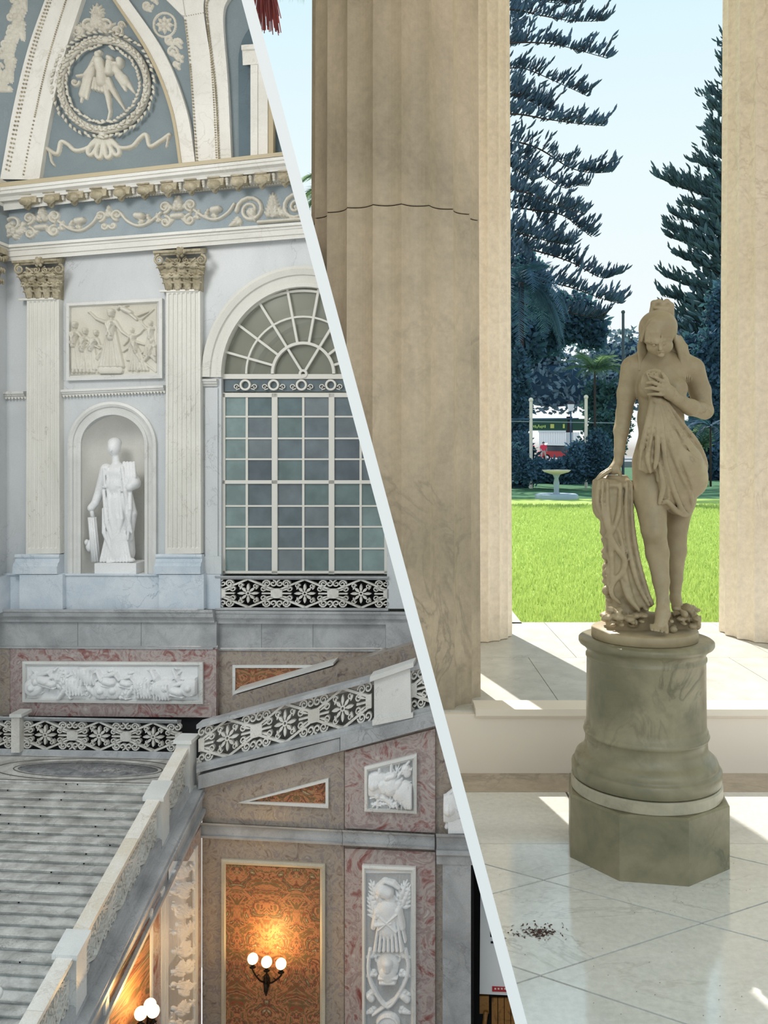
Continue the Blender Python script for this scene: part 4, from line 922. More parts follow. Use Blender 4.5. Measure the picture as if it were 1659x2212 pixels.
q = MB(); A = [PU(362, 1935, XS+.02), PU(424, 1830, XS+.02), PU(424, 2500, XS+.02), PU(362, 2500, XS+.02)]; q.prism(A, [(XS-.02, p[1], p[2]) for p in A]); obj('ground_slab', q, M['statue_w'], RLF)
cvU = lambda px, py, h: (lambda g: (g[0]+h*.006, g[1], g[2]))(PU(px, py, XS+.02))
pr = []
rr_ = random.Random(3)
for i in range(9):
    y = 1880+i*42; pr += [q_ for q_ in trophies(368, y-20, 420, y+20, 4, 20+i, .42) if max(q_[2], q_[5]) < 7]+pacanth(393+rr_.uniform(-9, 9), y+18, -PI/2+rr_.uniform(-.9, .9), 36, 6, 4)+pspiral(rr_.uniform(378, 410), y, 11, 1 if i % 2 else -1, 1.4, 2.6)
obj('carving', relief((364, 1860, 422, 2240), pr, cvU, 1.1, 1.3), M['statue_w'], RLF, fix=False)
frame = MB()
for (a, b_, ya, yb_) in ((358, 364, 1925, 1915), (422, 428, 1835, 1826)): A = [PU(a, ya, XS+.06), PU(b_, yb_, XS+.06), PU(b_, 2500, XS+.06), PU(a, 2500, XS+.06)]; frame.prism(A, [(XS, p[1], p[2]) for p in A])
obj('frame', frame, M['white'], RLF)
# --- parapet of the right-hand flight
RF = thing('pierced_balustrade', 'rising marble balustrade of the right flight above the sconce wall', 'balustrade', P(430, 1700, YF), F=LW)
tl = lambda x: 1570-.269*(x-431); bl = lambda x: 1650-.247*(x-431); b2 = lambda x: 1706-.2575*(x-425)
for i in range(3):
    a, b_ = 429+i*124.5, 429+(i+1)*124.5
    cv = (lambda a, b_: (lambda u_, v_, h: (lambda X: (lambda g: (g[0], YF+.05-h, g[2]))(P(X, tl(X)+(bl(X)-tl(X))*v_, YF+.05)))(a+(b_-a)*u_)))(a, b_)
    obj('pierced_panel', lattice_module(cv, -.1, 0.02), M['lattice'], RF)
cv = lambda u_, v_, h: (lambda X: (lambda g: (g[0], YF+.05-h, g[2]))(P(X, tl(X)+(bl(X)-tl(X))*v_, YF+.05)))(888+124.5*u_)
obj('pierced_panel', lattice_module(cv, -.1, .02), M['lattice'], RF)
q = MB(); q.slab([(424, tl(424)-6), (1000, tl(1000)-6), (1000, tl(1000)+3), (424, tl(424)+3)], YF-.12, YF+.35); obj('rail', q, M['greym'], RF)
q = MB(); q.slab([(424, bl(424)), (1000, bl(1000)), (1000, bl(1000)+12), (424, bl(424)+12)], YF-.08, YF+.3); q.slab([(424, bl(424)+10), (1000, bl(1000)+10), (1000, bl(1000)+18), (424, bl(424)+18)], YF-.16, YF+.3); obj('foot', q, M['greym'], RF)
q = MB(); q.slab([(428, b2(428)-30), (734, b2(734)-32), (734, b2(734)-3), (428, b2(428))], YF-.12, YF+.3); obj('string_stone', q, M['greym'], RF)
q = MB(); q.slab([(735, b2(735)-34), (1000, b2(1000)-34), (1000, b2(1000)-6), (735, b2(735)-3)], YF-.20, YF+.3); obj('string_stone', q, M['greym'], RF)
q = MB(); q.slab([(808, 1469), (886, 1444), (888, 1546), (808, 1560)], YF-.14, YF+.3); obj('pedestal', q, M['white'], RF)
q = MB(); q.slab([(799, 1462), (893, 1431), (893, 1441), (799, 1473)], YF-.22, YF+.35); obj('pedestal_cap', q, M['white'], RF); q = MB(); q.slab([(804, 1556), (892, 1540), (892, 1550), (804, 1568)], YF-.2, YF+.3); obj('pedestal_foot', q, M['white'], RF)
q = MB(); q.slab([(432, 1580), (1000, 1427), (1000, 1640), (432, 1700)], YF+.55, YF+.7); obj('inner_string', q, plain('stair_inner_wall', (.30, .29, .27), .8), RF)
# --- lower wall with panels
LWN = struct('wall_under_right_flight', LW((-1, YF, -13)))
q = MB(); q.slab([(437, b2(437)-6), (1060, b2(1060)-6), (1060, 1830), (1018, 1830), (1018, 2560), (437, 2560)], YF+.06, YF+.4); obj('wall_core', q, M['brown'], LWN)
q = MB(); q.slab([(437, b2(437)-2), (743, b2(743)-2), (743, 1792), (437, 1776)], YF+.03, YF+.1); obj('panel', q, M['brown'], LWN)
q = MB(); q.slab([(533, 1733), (703, 1690), (703, 1737)], YF+.02, YF+.06); obj('wedge_panel', q, M['orange'], LWN)
q = MB()
for s in ([(515, 1735), (709, 1682), (703, 1690), (533, 1733)], [(709, 1682), (709, 1746), (703, 1738), (703, 1690)], [(515, 1735), (533, 1732), (703, 1738), (709, 1746)]): q.slab(s, YF-.05, YF+.06)
obj('wedge_moulding', q, M['white'], LWN)
O4 = [(745, b2(745)+1), (940, b2(940)+1), (940, 1799), (745, 1789)]; I4 = [(790, 1660), (897, 1634), (897, 1754), (790, 1750)]
for k in range(4): l = (k+1) % 4; q = MB(); q.slab([O4[k], O4[l], I4[l], I4[k]], YF-.04, YF+.1); obj('panel', q, M['red'], LWN)
for (xa, ya, xb_, yb_, pj) in ((437, 1777, 742, 1793, -.05), (744, 1793, 941, 1803, -.12)):
    q = MB(); q.mould((xa, ya), (xb_, yb_), [(0, YF+.1), (0, YF+pj-.10), (4, YF+pj-.08), (6, YF+pj), (26, YF+pj), (28, YF+pj-.06), (33, YF+pj-.04), (33, YF+.1)]); obj('cornice', q, M['greym'], LWN)
q = MB(); q.slab([(437, 1810), (743, 1826), (743, 2560), (437, 2560)], YF+.03, YF+.1); obj('panel', q, M['brown'], LWN)
q = MB(); q.slab([(488, 1868), (690, 1878), (690, 2560), (488, 2560)], YF+.0, YF+.1); obj('alabaster_panel', q, M['orange'], LWN)
frame4([(478, 1856), (702, 1867), (702, 2560), (478, 2560)], [(488, 1867), (691, 1877), (691, 2550), (488, 2550)], YF-.05, YF-.0, marble('tan_frame', (.60, .55, .44), (.50, .45, .35), (.4, .35, .28), 1, .4, .01), LWN)
O4 = [(745, 1833), (940, 1841), (940, 2560), (745, 2560)]; I4 = [(785, 1873), (895, 1877), (895, 2500), (785, 2500)]
for k in (0, 1, 3): l = (k+1) % 4; q = MB(); q.slab([O4[k], O4[l], I4[l], I4[k]], YF-.04, YF+.1); obj('panel', q, M['red'], LWN)
q = MB(); q.slab([(941, b2(941)), (1060, b2(1060)), (1060, 1830), (941, 1824)], YF+.05, YF+.3); q.slab([(941, 1824), (956, 1826), (956, 2560), (941, 2560)], YF+.05, YF+.3); obj('panel', q, M['brown'], LWN)
# pilaster at the right end
q = MB(); q.rect(956, 1866, 1017, 2560, YF-.15, YF+.2); obj('pilaster_shaft', q, M['greym'], LWN)
q = MB(); q.mould((946, 1801), (1024, 1803), [(0, YF+.2), (0, YF-.34), (6, YF-.32), (9, YF-.24), (24, YF-.2), (34, YF-.2), (36, YF-.28), (46, YF-.3), (50, YF-.22), (60, YF-.2), (66, YF-.18), (66, YF+.2)]); obj('pilaster_capital', q, M['greym'], LWN)
q = MB(); q.rect(1018, 1840, 1200, 2560, YF+.5, YF+.6); q.rect(1016, 1830, 1022, 2560, YF-.05, YF+.6); obj('painted_black', q, M['dark'], LWN)  # black sheets painted in for the unlit depth of the doorway
# trophies on the lower wall
TP = thing('trophy_relief', 'square white trophy relief framed in red breccia under the right flight', 'relief', P(843, 1754, YF-.1), F=LW)
q = MB(); q.slab([(790, 1660), (897, 1634), (897, 1754), (790, 1750)], YF-.05, YF); obj('ground_slab', q, M['statue_w'], TP)
frame4([(787, 1657), (900, 1629), (900, 1758), (787, 1753)], [(796, 1666), (891, 1643), (891, 1748), (796, 1745)], YF-.14, YF-.06, M['white'], TP)
shr = lambda base: (lambda px, py, h: base(px, py-(px-843)*.24*(1-(py-1640)/115), h))
pr = [(843, 1692, 17, 846, 1700, 18, .55, 4), (838, 1676, 8, 850, 1674, 7, .9, 6), (826, 1690, 9, 832, 1704, 8, .8, 6), (862, 1692, 8, 858, 1706, 7, .8, 6)]
for a, b_ in (((806, 1740), (884, 1652)), ((884, 1742), (804, 1664)), ((800, 1720), (886, 1700)), ((843, 1744), (846, 1650)), ((815, 1744), (820, 1655))): pr += [(*a, 2, *b_, 3, 1, 3)]
pr += [(830, 1720, 6, 850, 1740, 5, .9, 2), (812, 1700, 8, 816, 1716, 7, .8, 2), (876, 1666, 9, 880, 1676, 8, .7, 2)]+trophies(800, 1650, 888, 1745, 5, 77, .55)
for i in range(14): pr += pacanth(R.uniform(802, 886), R.uniform(1665, 1742), R.uniform(0, 6.3), 18, 3, 3, 2)
obj('carving', relief((796, 1646, 891, 1746), pr, shr(cw(YF-.05)), 1.0, 1.2), M['statue_w'], TP, fix=False)
TP = thing('trophy_relief', 'tall white armour and trophy relief beside the alabaster panel', 'relief', P(840, 2212, YF-.1), F=LW)
q = MB(); q.rect(785, 1876, 895, 2500, YF-.06, YF); obj('ground_slab', q, M['statue_w'], TP)
frame4([(782, 1869), (898, 1874), (898, 2520), (782, 2520)], [(790, 1880), (888, 1884), (888, 2510), (790, 2510)], YF-.14, YF-.07, M['white'], TP)
pr = []
# helmet, cuirass with skirt, eagle mask, crossed horns and shield
pr += [(826, 1920, 14, 838, 1926, 13, .9, 4), (818, 1912, 5, 832, 1900, 5, 1, 4), (832, 1900, 5, 850, 1906, 6, 1, 4), (850, 1906, 6, 862, 1916, 4, 1, 4), (818, 1934, 6, 826, 1942, 5, .9, 5), (842, 1938, 7, 850, 1944, 5, .9, 5)]
pr += [(838, 1962, 24, 838, 2005, 21, .45, 5), (818, 1965, 9, 808, 1998, 6, .9, 6), (860, 1962, 9, 870, 2000, 6, .9, 6)]+[(822+i*6, 1968, 2, 812+i*9.5, 2046, 4.2, 1, 10) for i in range(7)]+[(820, 1970, 2.5, 858, 2004, 2.5, 1, 14), (858, 1968, 2.5, 820, 2000, 2.5, 1, 14), (862, 1965, 3, 876, 2030, 2.5, 1, 7), (814, 1990, 4, 846, 1986, 3, 1, 13)]
for a, b_ in (((800, 1900), (820, 1950)), ((880, 1900), (862, 1950)), ((796, 1930), (816, 1980)), ((882, 1924), (868, 1960))): pr += pacanth(*b_, math.atan2(a[1]-b_[1], a[0]-b_[0]), 52, 5, 5)
pr += [(838, 2080, 24, 838, 2090, 22, .25, 2), (838, 2076, 12, 838, 2088, 10, .9, 6), (838, 2100, 18, 840, 2108, 16, .4, 5)]+pspiral(820, 2068, 12, 1, 1.4, 3)+pspiral(856, 2068, 12, -1, 1.4, 3, PI)+[(820, 2108, 3, 858, 2108, 3, 1, 8), (824, 2118, 5, 852, 2118, 5, .9, 6)]
pr += [(*p, 4, *q_, 4, 1, 3) for p, q_ in zip(curve([(800, 2050), (796, 2090), (806, 2130), (838, 2172), (870, 2130), (882, 2090), (876, 2050)], 6)[:-1], curve([(800, 2050), (796, 2090), (806, 2130), (838, 2172), (870, 2130), (882, 2090), (876, 2050)], 6)[1:])]
pr += [(798, 2150, 7, 803, 2156, 7, .8, 2), (872, 2150, 8, 880, 2158, 7, .8, 2), (806, 2190, 3, 876, 2140, 3, 1, 3), (838, 2210, 26, 838, 2215, 26, .3, 2)]+[(838+22*math.cos(i*.5), 2210+20*math.sin(i*.5), 2.4, 838+22*math.cos(i*.5+.5), 2210+20*math.sin(i*.5+.5), 2.4, 1, 8) for i in range(13)]
for y in (2060, 2100, 2140, 2180, 2235): 
    for s in (-1, 1): pr += pacanth(838+s*26, y, PI/2+s*(-1.2), 24, 4, 4, 1)
obj('carving', relief((790, 1886, 888, 2250), pr, cw(YF-.06), 1.0, 1.15), M['statue_w'], TP, fix=False)
TP = thing('wall_statuette', 'white marble carved group standing on the right pilaster capital', 'statue', P(985, 1800, YF-.1), F=LW)
pr = pfig(985, 1790, 105, 0, ((-1, .3), (1, .4)), .18)+trophies(968, 1690, 1005, 1795, 4, 3, .6)
obj('carving', relief((958, 1680, 1018, 1800), pr, cw(YF-.1), 1.0, 1.5, cut=True), M['statue_w'], TP, fix=False)
q = MB(); q.rect(968, 1770, 1012, 1801, YF-.25, YF); obj('plinth', q, M['statue_w'], TP)
# banner at the foot of the wall
BN = thing('banner', 'white banner with black letter and red strip beside the dark opening', 'banner', P(1070, 2150, YF+.3), F=LW)
q = MB(); q.slab([(1038, 1895), (1160, 1905), (1160, 2153), (1036, 2147)], YF+.30, YF+.34); obj('sheet', q, plain('banner_white', (.72, .73, .74), .6), BN)
q = MB(); q.slab([(1063, 2131), (1160, 2136), (1160, 2145), (1063, 2142)], YF+.285, YF+.30); obj('red_strip', q, plain('banner_red', (.42, .02, .03), .6), BN)
q = MB()
for i in range(5): q.slab([(1068+i*7, 2134), (1072+i*7, 2134.4), (1072+i*7, 2138), (1068+i*7, 2137.6)], YF+.28, YF+.285)
obj('lettering', q, M['relief'], BN, kind='stuff')
q = MB()
for s in ([(1059, 2010), (1063, 2010), (1063, 2024), (1059, 2024)], [(1059, 2010), (1078, 2010), (1078, 2014), (1059, 2014)], [(1059, 2020), (1074, 2022), (1078, 2030), (1074, 2030), (1070, 2025), (1059, 2024)], [(1074, 2028), (1078, 2028), (1074, 2038), (1060, 2038), (1060, 2034), (1070, 2034)]): q.slab(s, YF+.28, YF+.30)
obj('numeral', q, M['dark'], BN)
CB = thing('wooden_crate_stand', 'orange brown wooden stand under the white banner in the dark opening', 'stand', P(1080, 2500, YF+.3), F=LW)
wood = breccia('orange_wood', [(.10, .04, .01), (.30, .14, .03), (.20, .08, .02)], 2, .4)
for i in range(5): q = MB(); q.rect(1062+i*14, 2156, 1074.5+i*14, 2500, YF+.38, YF+.44); obj('board', q, wood, CB)
q = MB(); q.rect(1036, 2152, 1056, 2190, YF+.34, YF+.5); q.tube([P(1050, 2185, YF+.3), P(1044, 2230, YF+.3)], .06, 8); obj('bracket', q, wood, CB)
# --- sconces
IRON = plain('dark_bronze', (.03, .022, .015), .35, .5, .8)
GLOW = plain('lit_globe', (1, .9, .7), .3, emit=(1, .80, .42), es=2.6)
def sconce(label, base, gl, out, rg, tgt, name='wall_sconce'):
    T = thing(name, label, 'lamp', base, group=None, F=LW); b = Vector(base); o = Vector(out)
    q = MB(); q.ball(b+o*.05, (.10, .10, .22), 8, 6); q.tube([b+o*.1+Vector((0, 0, -.35)), b+o*.12+Vector((0, 0, -.2)), b+o*.12], [.015, .06, .05], 8); obj('backplate', q, IRON, T)
    for g in gl:
        G = Vector(g); q = MB(); m_ = b+o*.2+Vector((0, 0, -.08))
        c = curve([b+o*.1, m_+(G-m_)*.45+Vector((0, 0, -.14)), G+Vector((0, 0, -.30)), G+Vector((0, 0, -.14))], 5); q.tube(c, .024, 6)
        q.lathe([(.02, -.26), (.09, -.22), (.03, -.18), (.07, -.14), (.075, -.12), (.0, -.12)], G, 12)
        for s in (-1, 1): q.tube([Vector(c[7]), Vector(c[7])+Vector((s*.07, 0, .06)), Vector(c[7])+Vector((s*.10, 0, -.01))], [.02, .016, .008], 5)
        obj('arm', q, IRON, T)
        q = MB(); q.ball(g, rg, 18, 12); obj('globe', q, GLOW, T)
    L_ = lamp('sconce_light', 'POINT', LW(tgt), energy=75, color=(1, .60, .20), shadow_soft_size=.2)
sconce('three globe bronze wall sconce glowing on the orange alabaster panel', P(577, 2118, YF), [P(546, 2071, YF-.38), P(576, 2078, YF-.5), P(607, 2082, YF-.38)], (0, -1, 0), .14, P(577, 2050, YF-.55))
gb = PU(318, 2216, XS)
sconce('three globe bronze wall sconce low on the wall under the main flight', gb, [PU(304, 2189, XS+.30), PU(324, 2171, XS+.30), PU(331, 2184, XS+.45)], (1, 0, 0), .14, PU(322, 2150, XS+.5))
# --- lower hall floor, roof and the near side of the hall
q = MB(); q.box((-30, -30, -16.2), (12, 1, -16)); o = obj('floor_hall', q, M['greym'], None, kind='structure')
q = MB(); q.box((-22, -22, 15.5), (12, 1, 15.8)); o = obj('ceiling_hall', q, M['stucco'], None, kind='structure')
# ================================================================== THE PORTICO AND GARDEN (right of the partition)
SIDE = 'R'
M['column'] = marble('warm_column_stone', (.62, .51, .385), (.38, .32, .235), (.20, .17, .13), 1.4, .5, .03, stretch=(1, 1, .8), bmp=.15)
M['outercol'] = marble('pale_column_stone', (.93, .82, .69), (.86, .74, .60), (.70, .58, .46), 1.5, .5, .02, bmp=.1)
M['tile'] = marble('floor_marble', (.82, .80, .76), (.72, .70, .66), (.52, .50, .46), 1.0, .12, .015, rnd=True, stretch=(1, 1.6, 1))
M['tile'].node_tree.nodes['Principled BSDF'].inputs['Coat Weight'].default_value = 1.0; M['tile'].node_tree.nodes['Principled BSDF'].inputs['Coat Roughness'].default_value = .09; M['tile'].node_tree.nodes['Principled BSDF'].inputs['Coat IOR'].default_value = 1.8
M['tile_b'] = marble('border_marble', (.52, .43, .34), (.40, .32, .25), (.26, .22, .18), 1.6, .22, .03, rnd=True)
M['sill'] = plain('sill_plaster', (.90, .80, .70), .6)
M['sculpt'] = marble('aged_statue_marble', (.42, .335, .21), (.32, .25, .15), (.22, .17, .10), 3.5, .5, .01)
M['ped'] = marble('grey_green_pedestal_marble', (.32, .275, .175), (.155, .145, .088), (.10, .095, .055), 3.0, .35, .05)
def fluted(name, label, cx, cy, r0, r1, z0, z1, joints, mat, nf=20, ph=3.0, entry=None):
    T = struct(name, (cx, cy, z0)); T['label'] = label; T['category'] = 'column'
    zz = [z0]+joints+[z1]
    for a, b_ in zip(zz[:-1], zz[1:]):
        m = MB(ID); rg = []; lv = [a+.002, a+.006] + [a+(b_-a)*k/8 for k in range(1, 8)] + [b_-.006, b_-.002]
        for i, z in enumerate(lv):
            rad = (r0+(r1-r0)*((z-z0)/(z1-z0))) - (.004 if i in (0, len(lv)-1) else 0); ring = []
            for k in range(nf*8+1):
                t = (k % 8)/8; th = 2*PI*(k/8)/nf+math.radians(ph)-PI/2; rr = rad*(1-.075*math.sin(PI*t)**.8 if t else 1); ring.append((cx+rr*math.cos(th), cy+rr*math.sin(th), z))
            rg.append(ring)
        m.sweep(rg); obj('drum', m, mat, T)
    return T
fluted('fluted_column', 'large shaded fluted column beside the added white partition', .062, 4.98, .462, .442, 0, 5.6, [2.80], M['column'])
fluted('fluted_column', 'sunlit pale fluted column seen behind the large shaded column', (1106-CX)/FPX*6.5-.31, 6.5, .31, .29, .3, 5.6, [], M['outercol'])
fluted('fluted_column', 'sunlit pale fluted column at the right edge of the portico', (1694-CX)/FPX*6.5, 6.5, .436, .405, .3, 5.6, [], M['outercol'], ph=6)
# floor
FL = struct('floor', (1.5, 3, 0))
q = MB(ID); q.box((-1, -1.5, -.25), (7, 4.8, -.012)); obj('bed', q, plain('grout', (.10, .08, .065), .7), FL)
V1 = np.array((.592, 3.437)); A_ = np.array((.481, -.312)); B_ = np.array((.598, .311)); YB = 3.752
def clip_poly(p, f):
    o = []
    for i in range(len(p)):
        a, b_ = p[i], p[(i+1) % len(p)]; fa, fb = f(a), f(b_)
        if fa >= 0: o.append(a)
        if (fa >= 0) != (fb >= 0): t = fa/(fa-fb); o.append(a+(b_-a)*t)
    return o
def tile(p, mat, g=.0034):
    c = sum(p)/len(p); A3 = []
    for v in p:
        d = c-v; L = np.linalg.norm(d); w_ = v+d/L*g*1.6; A3.append(w_)
    q = MB(ID); top = [(x, y, 0.0) for x, y in A3]; bot = [(x, y, -.02) for x, y in A3]; q.prism(bot, top); o = obj('tile', q, mat, FL); return o
for i in range(-7, 9):
    for j in range(-9, 8):
        o_ = V1+i*A_+j*B_; p = [o_, o_+B_, o_+B_-A_, o_-A_]
        for f in (lambda v: YB-v[1], lambda v: v[1]-1.2, lambda v: 3.6-v[0]): p = clip_poly(p, f) if len(p) > 2 else p
        if len(p) < 3: continue
        c = sum(p)/len(p)
        if c[0] < -.6 or c[1] < 1.2: continue
        tile(p, M['tile'])
x = -.2
for w_ in (1.05, 1.25, .95, 1.3, 1.0): tile([np.array(v) for v in ((x, YB), (x+w_, YB), (x+w_, 4.32), (x, 4.32))], M['tile']); x += w_
x = -.2
for w_ in (1.12, 1.4, 1.2, 1.5): tile([np.array(v) for v in ((x, 4.32), (x+w_, 4.32), (x+w_, 4.6), (x, 4.6))], M['tile_b']); x += w_
# sill wall and porch floor
SL_ = struct('wall_sill', (2, 4.6, 0))
q = MB(ID); q.box((.3, 4.57, 0), (7, 4.72, .292)); obj('sill_wall', q, M['sill'], SL_)
q = MB(ID); q.box((.45, 4.535, .292), (7, 4.70, .325)); q.box((.45, 4.55, .28), (7, 4.6, .293)); obj('sill_cap', q, M['sill'], SL_)
PF = struct('floor_porch', (2, 5.6, .3))
q = MB(ID); q.box((-2, 4.6, -.4), (9, 6.95, .285)); obj('bed', q, plain('porch_bed', (.5, .46, .4), .7), PF)
M['porch'] = marble('porch_terrazzo', (.66, .64, .60), (.56, .54, .50), (.40, .38, .36), 5, .35, .02)
for i in range(8):
    for j in range(2): q = MB(ID); x0 = -1.6+1.25*i+.3*j; y0_ = 4.6+1.175*j; q.box((x0+.002, y0_+.002, .28), (x0+1.248, y0_+1.173, .3)); obj('paving_slab', q, M['porch'], PF)
q = MB(ID); q.box((-2, 6.9, 0), (1.03, 7.45, .3)); obj('pier_base', q, M['porch'], PF)
# lintel, ceiling of the room and porch
q = MB(ID); q.box((-3, .4, 5.6), (12, 6.95, 5.9)); obj('ceiling_portico', q, M['sill'], None, kind='structure')
# ---------------------------------------------------------------- pedestal
PX0, PY0 = 1.045, 3.70
PD = thing('round_pedestal', 'grey green marble drum pedestal on an octagonal base under the bowed statue', 'pedestal', (PX0, PY0, 0))
q = MB(ID); r = .298/math.cos(PI/8); OA = PI/8-math.radians(10); A = [(PX0+r*math.cos(OA+k*PI/4), PY0+r*math.sin(OA+k*PI/4)) for k in range(8)]
q.prism([(x, y, 0) for x, y in A], [(x, y, .238) for x, y in A]); q.prism([(x, y, .238) for x, y in A], [(PX0+(x-PX0)*.97, PY0+(y-PY0)*.97, .246) for x, y in A]); obj('octagonal_base', q, M['ped'], PD)
q = MB(ID); q.lathe([(0, .244), (.286, .244), (.292, .250), (.292, .288), (.286, .294), (0, .294)], (PX0, PY0, 0), 72, smooth=False); o = obj('base_ring', q, marble('pale_ring_marble', (.50, .45, .34), (.36, .32, .23), (.2, .18, .12), 3, .35, .03), PD); o['label'] = 'paler marble ring above the octagonal base'
q = MB(ID); q.lathe([(0, .296), (.280, .296), (.289, .302), (.290, .342), (.284, .350), (.276, .352), (.279, .362), (.272, .380), (.256, .394), (.245, .400), (.243, .410), (.238, .414), (.236, .44), (.236, .462), (.241, .466), (.244, .474), (.241, .482), (.237, .486), (.239, .494), (.233, .50), (.232, .52)], (PX0, PY0, 0), 96); obj('torus_base', q, M['ped'], PD)
q = MB(ID); q.lathe([(.232, .52), (.230, .765), (.234, .77), (.234, .778), (.229, .782), (.229, .793), (.234, .803), (.246, .815), (.258, .822), (.262, .829), (.262, .841), (.256, .846), (0, .846)], (PX0, PY0, 0), 96); obj('drum', q, M['ped'], PD)
# ---------------------------------------------------------------- the statue
ST = thing('marble_statue', 'aged marble woman with bowed head holding drapery to her breast', 'statue', (PX0, PY0, .847))
def S(px, py, dy=0.0): return RW(px, py, 3.70+dy)
k_ = 3.70/FPX
q = MB(ID); q.lathe([(0, .847), (.204, .847), (.207, .85), (.207, .880), (.203, .886), (0, .886)], (PX0-.005, PY0, 0), 72); obj('plinth', q, M['sculpt'], ST)
lo, hi = S(1278, 1385), S(1552, 640)
F = Field((lo[0], 3.70-.27, lo[2]), (hi[0], 3.70+.26, hi[2]), .0042)
# torso
F.ell(S(1428, 838, -.03), (52*k_, .072, 62*k_), .03); F.ell(S(1430, 800, -.01), (58*k_, .06, 34*k_), .03)
F.cap(S(1370, 790, 0), S(1492, 796, 0), 23*k_, 25*k_, .03); F.cap(S(1396, 775, .01), S(1466, 778, .01), 24*k_, 24*k_, .03)
F.ell(S(1402, 838, -.085), (22*k_, .036, 22*k_), .02); F.ell(S(1462, 840, -.085), (23*k_, .038, 24*k_), .02)
F.ell(S(1427, 905, -.01), (50*k_, .070, 60*k_), .03); F.ell(S(1440, 975, .01), (67*k_, .088, 60*k_), .04); F.ell(S(1445, 1010, .03), (66*k_, .085, 42*k_), .03)
# neck and head, bowed forward
F.cap(S(1426, 785, -.02), S(1422, 742, -.06), 22*k_, 20*k_, .02)
F.ell(S(1421, 712, -.085), (37*k_, .082, 38*k_), .015); F.ell(S(1425, 747, -.113), (27*k_, .052, 20*k_), .012)
F.cap(S(1426, 748, -.125), S(1428, 762, -.120), 18*k_, 8*k_, .012)
F.cap(S(1425, 742, -.166), S(1427, 754, -.174), 3*k_, 4.2*k_, .006); F.ell(S(1413, 746, -.164), (6*k_, .008, 3*k_), .004, sub=True); F.ell(S(1439, 746, -.164), (6*k_, .008, 3*k_), .004, sub=True)
F.ell(S(1413, 746.5, -.157), (4.5*k_, .007, 2.4*k_), .002); F.ell(S(1439, 746.5, -.157), (4.5*k_, .007, 2.4*k_), .002)
F.cap(S(1405, 742, -.158), S(1420, 741, -.166), 1.8*k_, 1.8*k_, .004); F.cap(S(1432, 741, -.166), S(1446, 742, -.158), 1.8*k_, 1.8*k_, .004)
F.cap(S(1420, 759, -.158), S(1434, 759, -.158), 2.4*k_, 2.4*k_, .003); F.cap(S(1419, 761, -.16), S(1436, 761, -.16), .8*k_, .8*k_, .001, sub=True); F.ell(S(1428, 767, -.145), (7*k_, .012, 5*k_), .006)
F.ell(S(1459, 716, -.07), (4*k_, .012, 8*k_), .003)
# arm on the stump
F.chain([S(1364, 796), S(1354, 850, .01), S(1348, 892, .01)], [23*k_, 20*k_, 16.5*k_], .016); F.chain([S(1348, 892, .01), S(1342, 930), S(1338, 975), S(1335, 998)], [17*k_, 16*k_, 11*k_, 9.5*k_], .01)
F.chain([S(1335, 998), S(1326, 1014, -.01)], [10*k_, 12*k_], .008)
for i, (a, b_, c) in enumerate((((1318, 1016, -.03), (1302, 1026, -.04), (1290, 1036, -.045)), ((1316, 1014, -.012), (1299, 1024, -.02), (1286, 1037, -.02)), ((1319, 1013, .008), (1303, 1022, .0), (1290, 1035, .0)), ((1323, 1013, .024), (1309, 1023, .02), (1298, 1034, .02)))):
    F.chain([S(*a), S(*b_), S(*c)], [4.6*k_, 4*k_, 3*k_], .002)
F.chain([S(1334, 1008, -.02), S(1339, 1022, -.025), S(1340, 1033, -.02)], [5.5*k_, 4.2*k_, 3.4*k_], .004)
# arm raised to the breast
F.chain([S(1497, 800, 0), S(1512, 845, .02), S(1522, 886, 0)], [25*k_, 22*k_, 18*k_], .016); F.chain([S(1522, 888, -.005), S(1492, 880, -.07), S(1462, 862, -.115)], [18*k_, 17*k_, 12*k_], .012)
F.chain([S(1462, 862, -.118), S(1446, 848, -.135), S(1437, 840, -.138)], [11*k_, 14*k_, 13*k_], .008)
for a, b_, c, r_ in (((1434, 826, -.148), (1416, 815, -.155), (1404, 812, -.140), 4.6), ((1430, 834, -.150), (1410, 826, -.158), (1396, 827, -.142), 4.8), ((1430, 843, -.150), (1409, 838, -.158), (1394, 839, -.142), 4.6), ((1432, 852, -.146), (1414, 851, -.154), (1400, 852, -.140), 4.2)):
    F.chain([S(*a), S(*b_), S(*c)], [r_*k_, r_*.9*k_, r_*.72*k_], .0015)
F.chain([S(1444, 836, -.145), S(1438, 818, -.150), S(1430, 806, -.142)], [5.6*k_, 4.8*k_, 3.8*k_], .004)
# front leg
F.chain([S(1404, 1000, .0), S(1404, 1070, -.035), S(1412, 1140, -.075)], [38*k_, 35*k_, 27*k_], .02); F.ell(S(1414, 1150, -.085), (23*k_, .048, 24*k_), .012)
F.chain([S(1412, 1145, -.07), S(1420, 1195, -.055), S(1428, 1255, -.085), S(1432, 1300, -.105)], [25*k_, 24*k_, 17*k_, 12*k_], .012)
F.chain([S(1432, 1300, -.105), S(1432, 1325, -.125), S(1426, 1350, -.15)], [13*k_, 15*k_, 13*k_], .01); F.cap(S(1434, 1318, -.085), S(1436, 1335, -.08), 10*k_, 9*k_, .01)
for i, (x, r_) in enumerate(((1440, 5.4), (1430, 4.0), (1422, 3.7), (1415, 3.4), (1408, 3.2))): F.chain([S(x-2, 1350, -.155), S(x-1, 1361-i*.8, -.178), S(x, 1366-i*1.2, -.190)], [r_*k_, r_*k_, r_*.8*k_], .002)
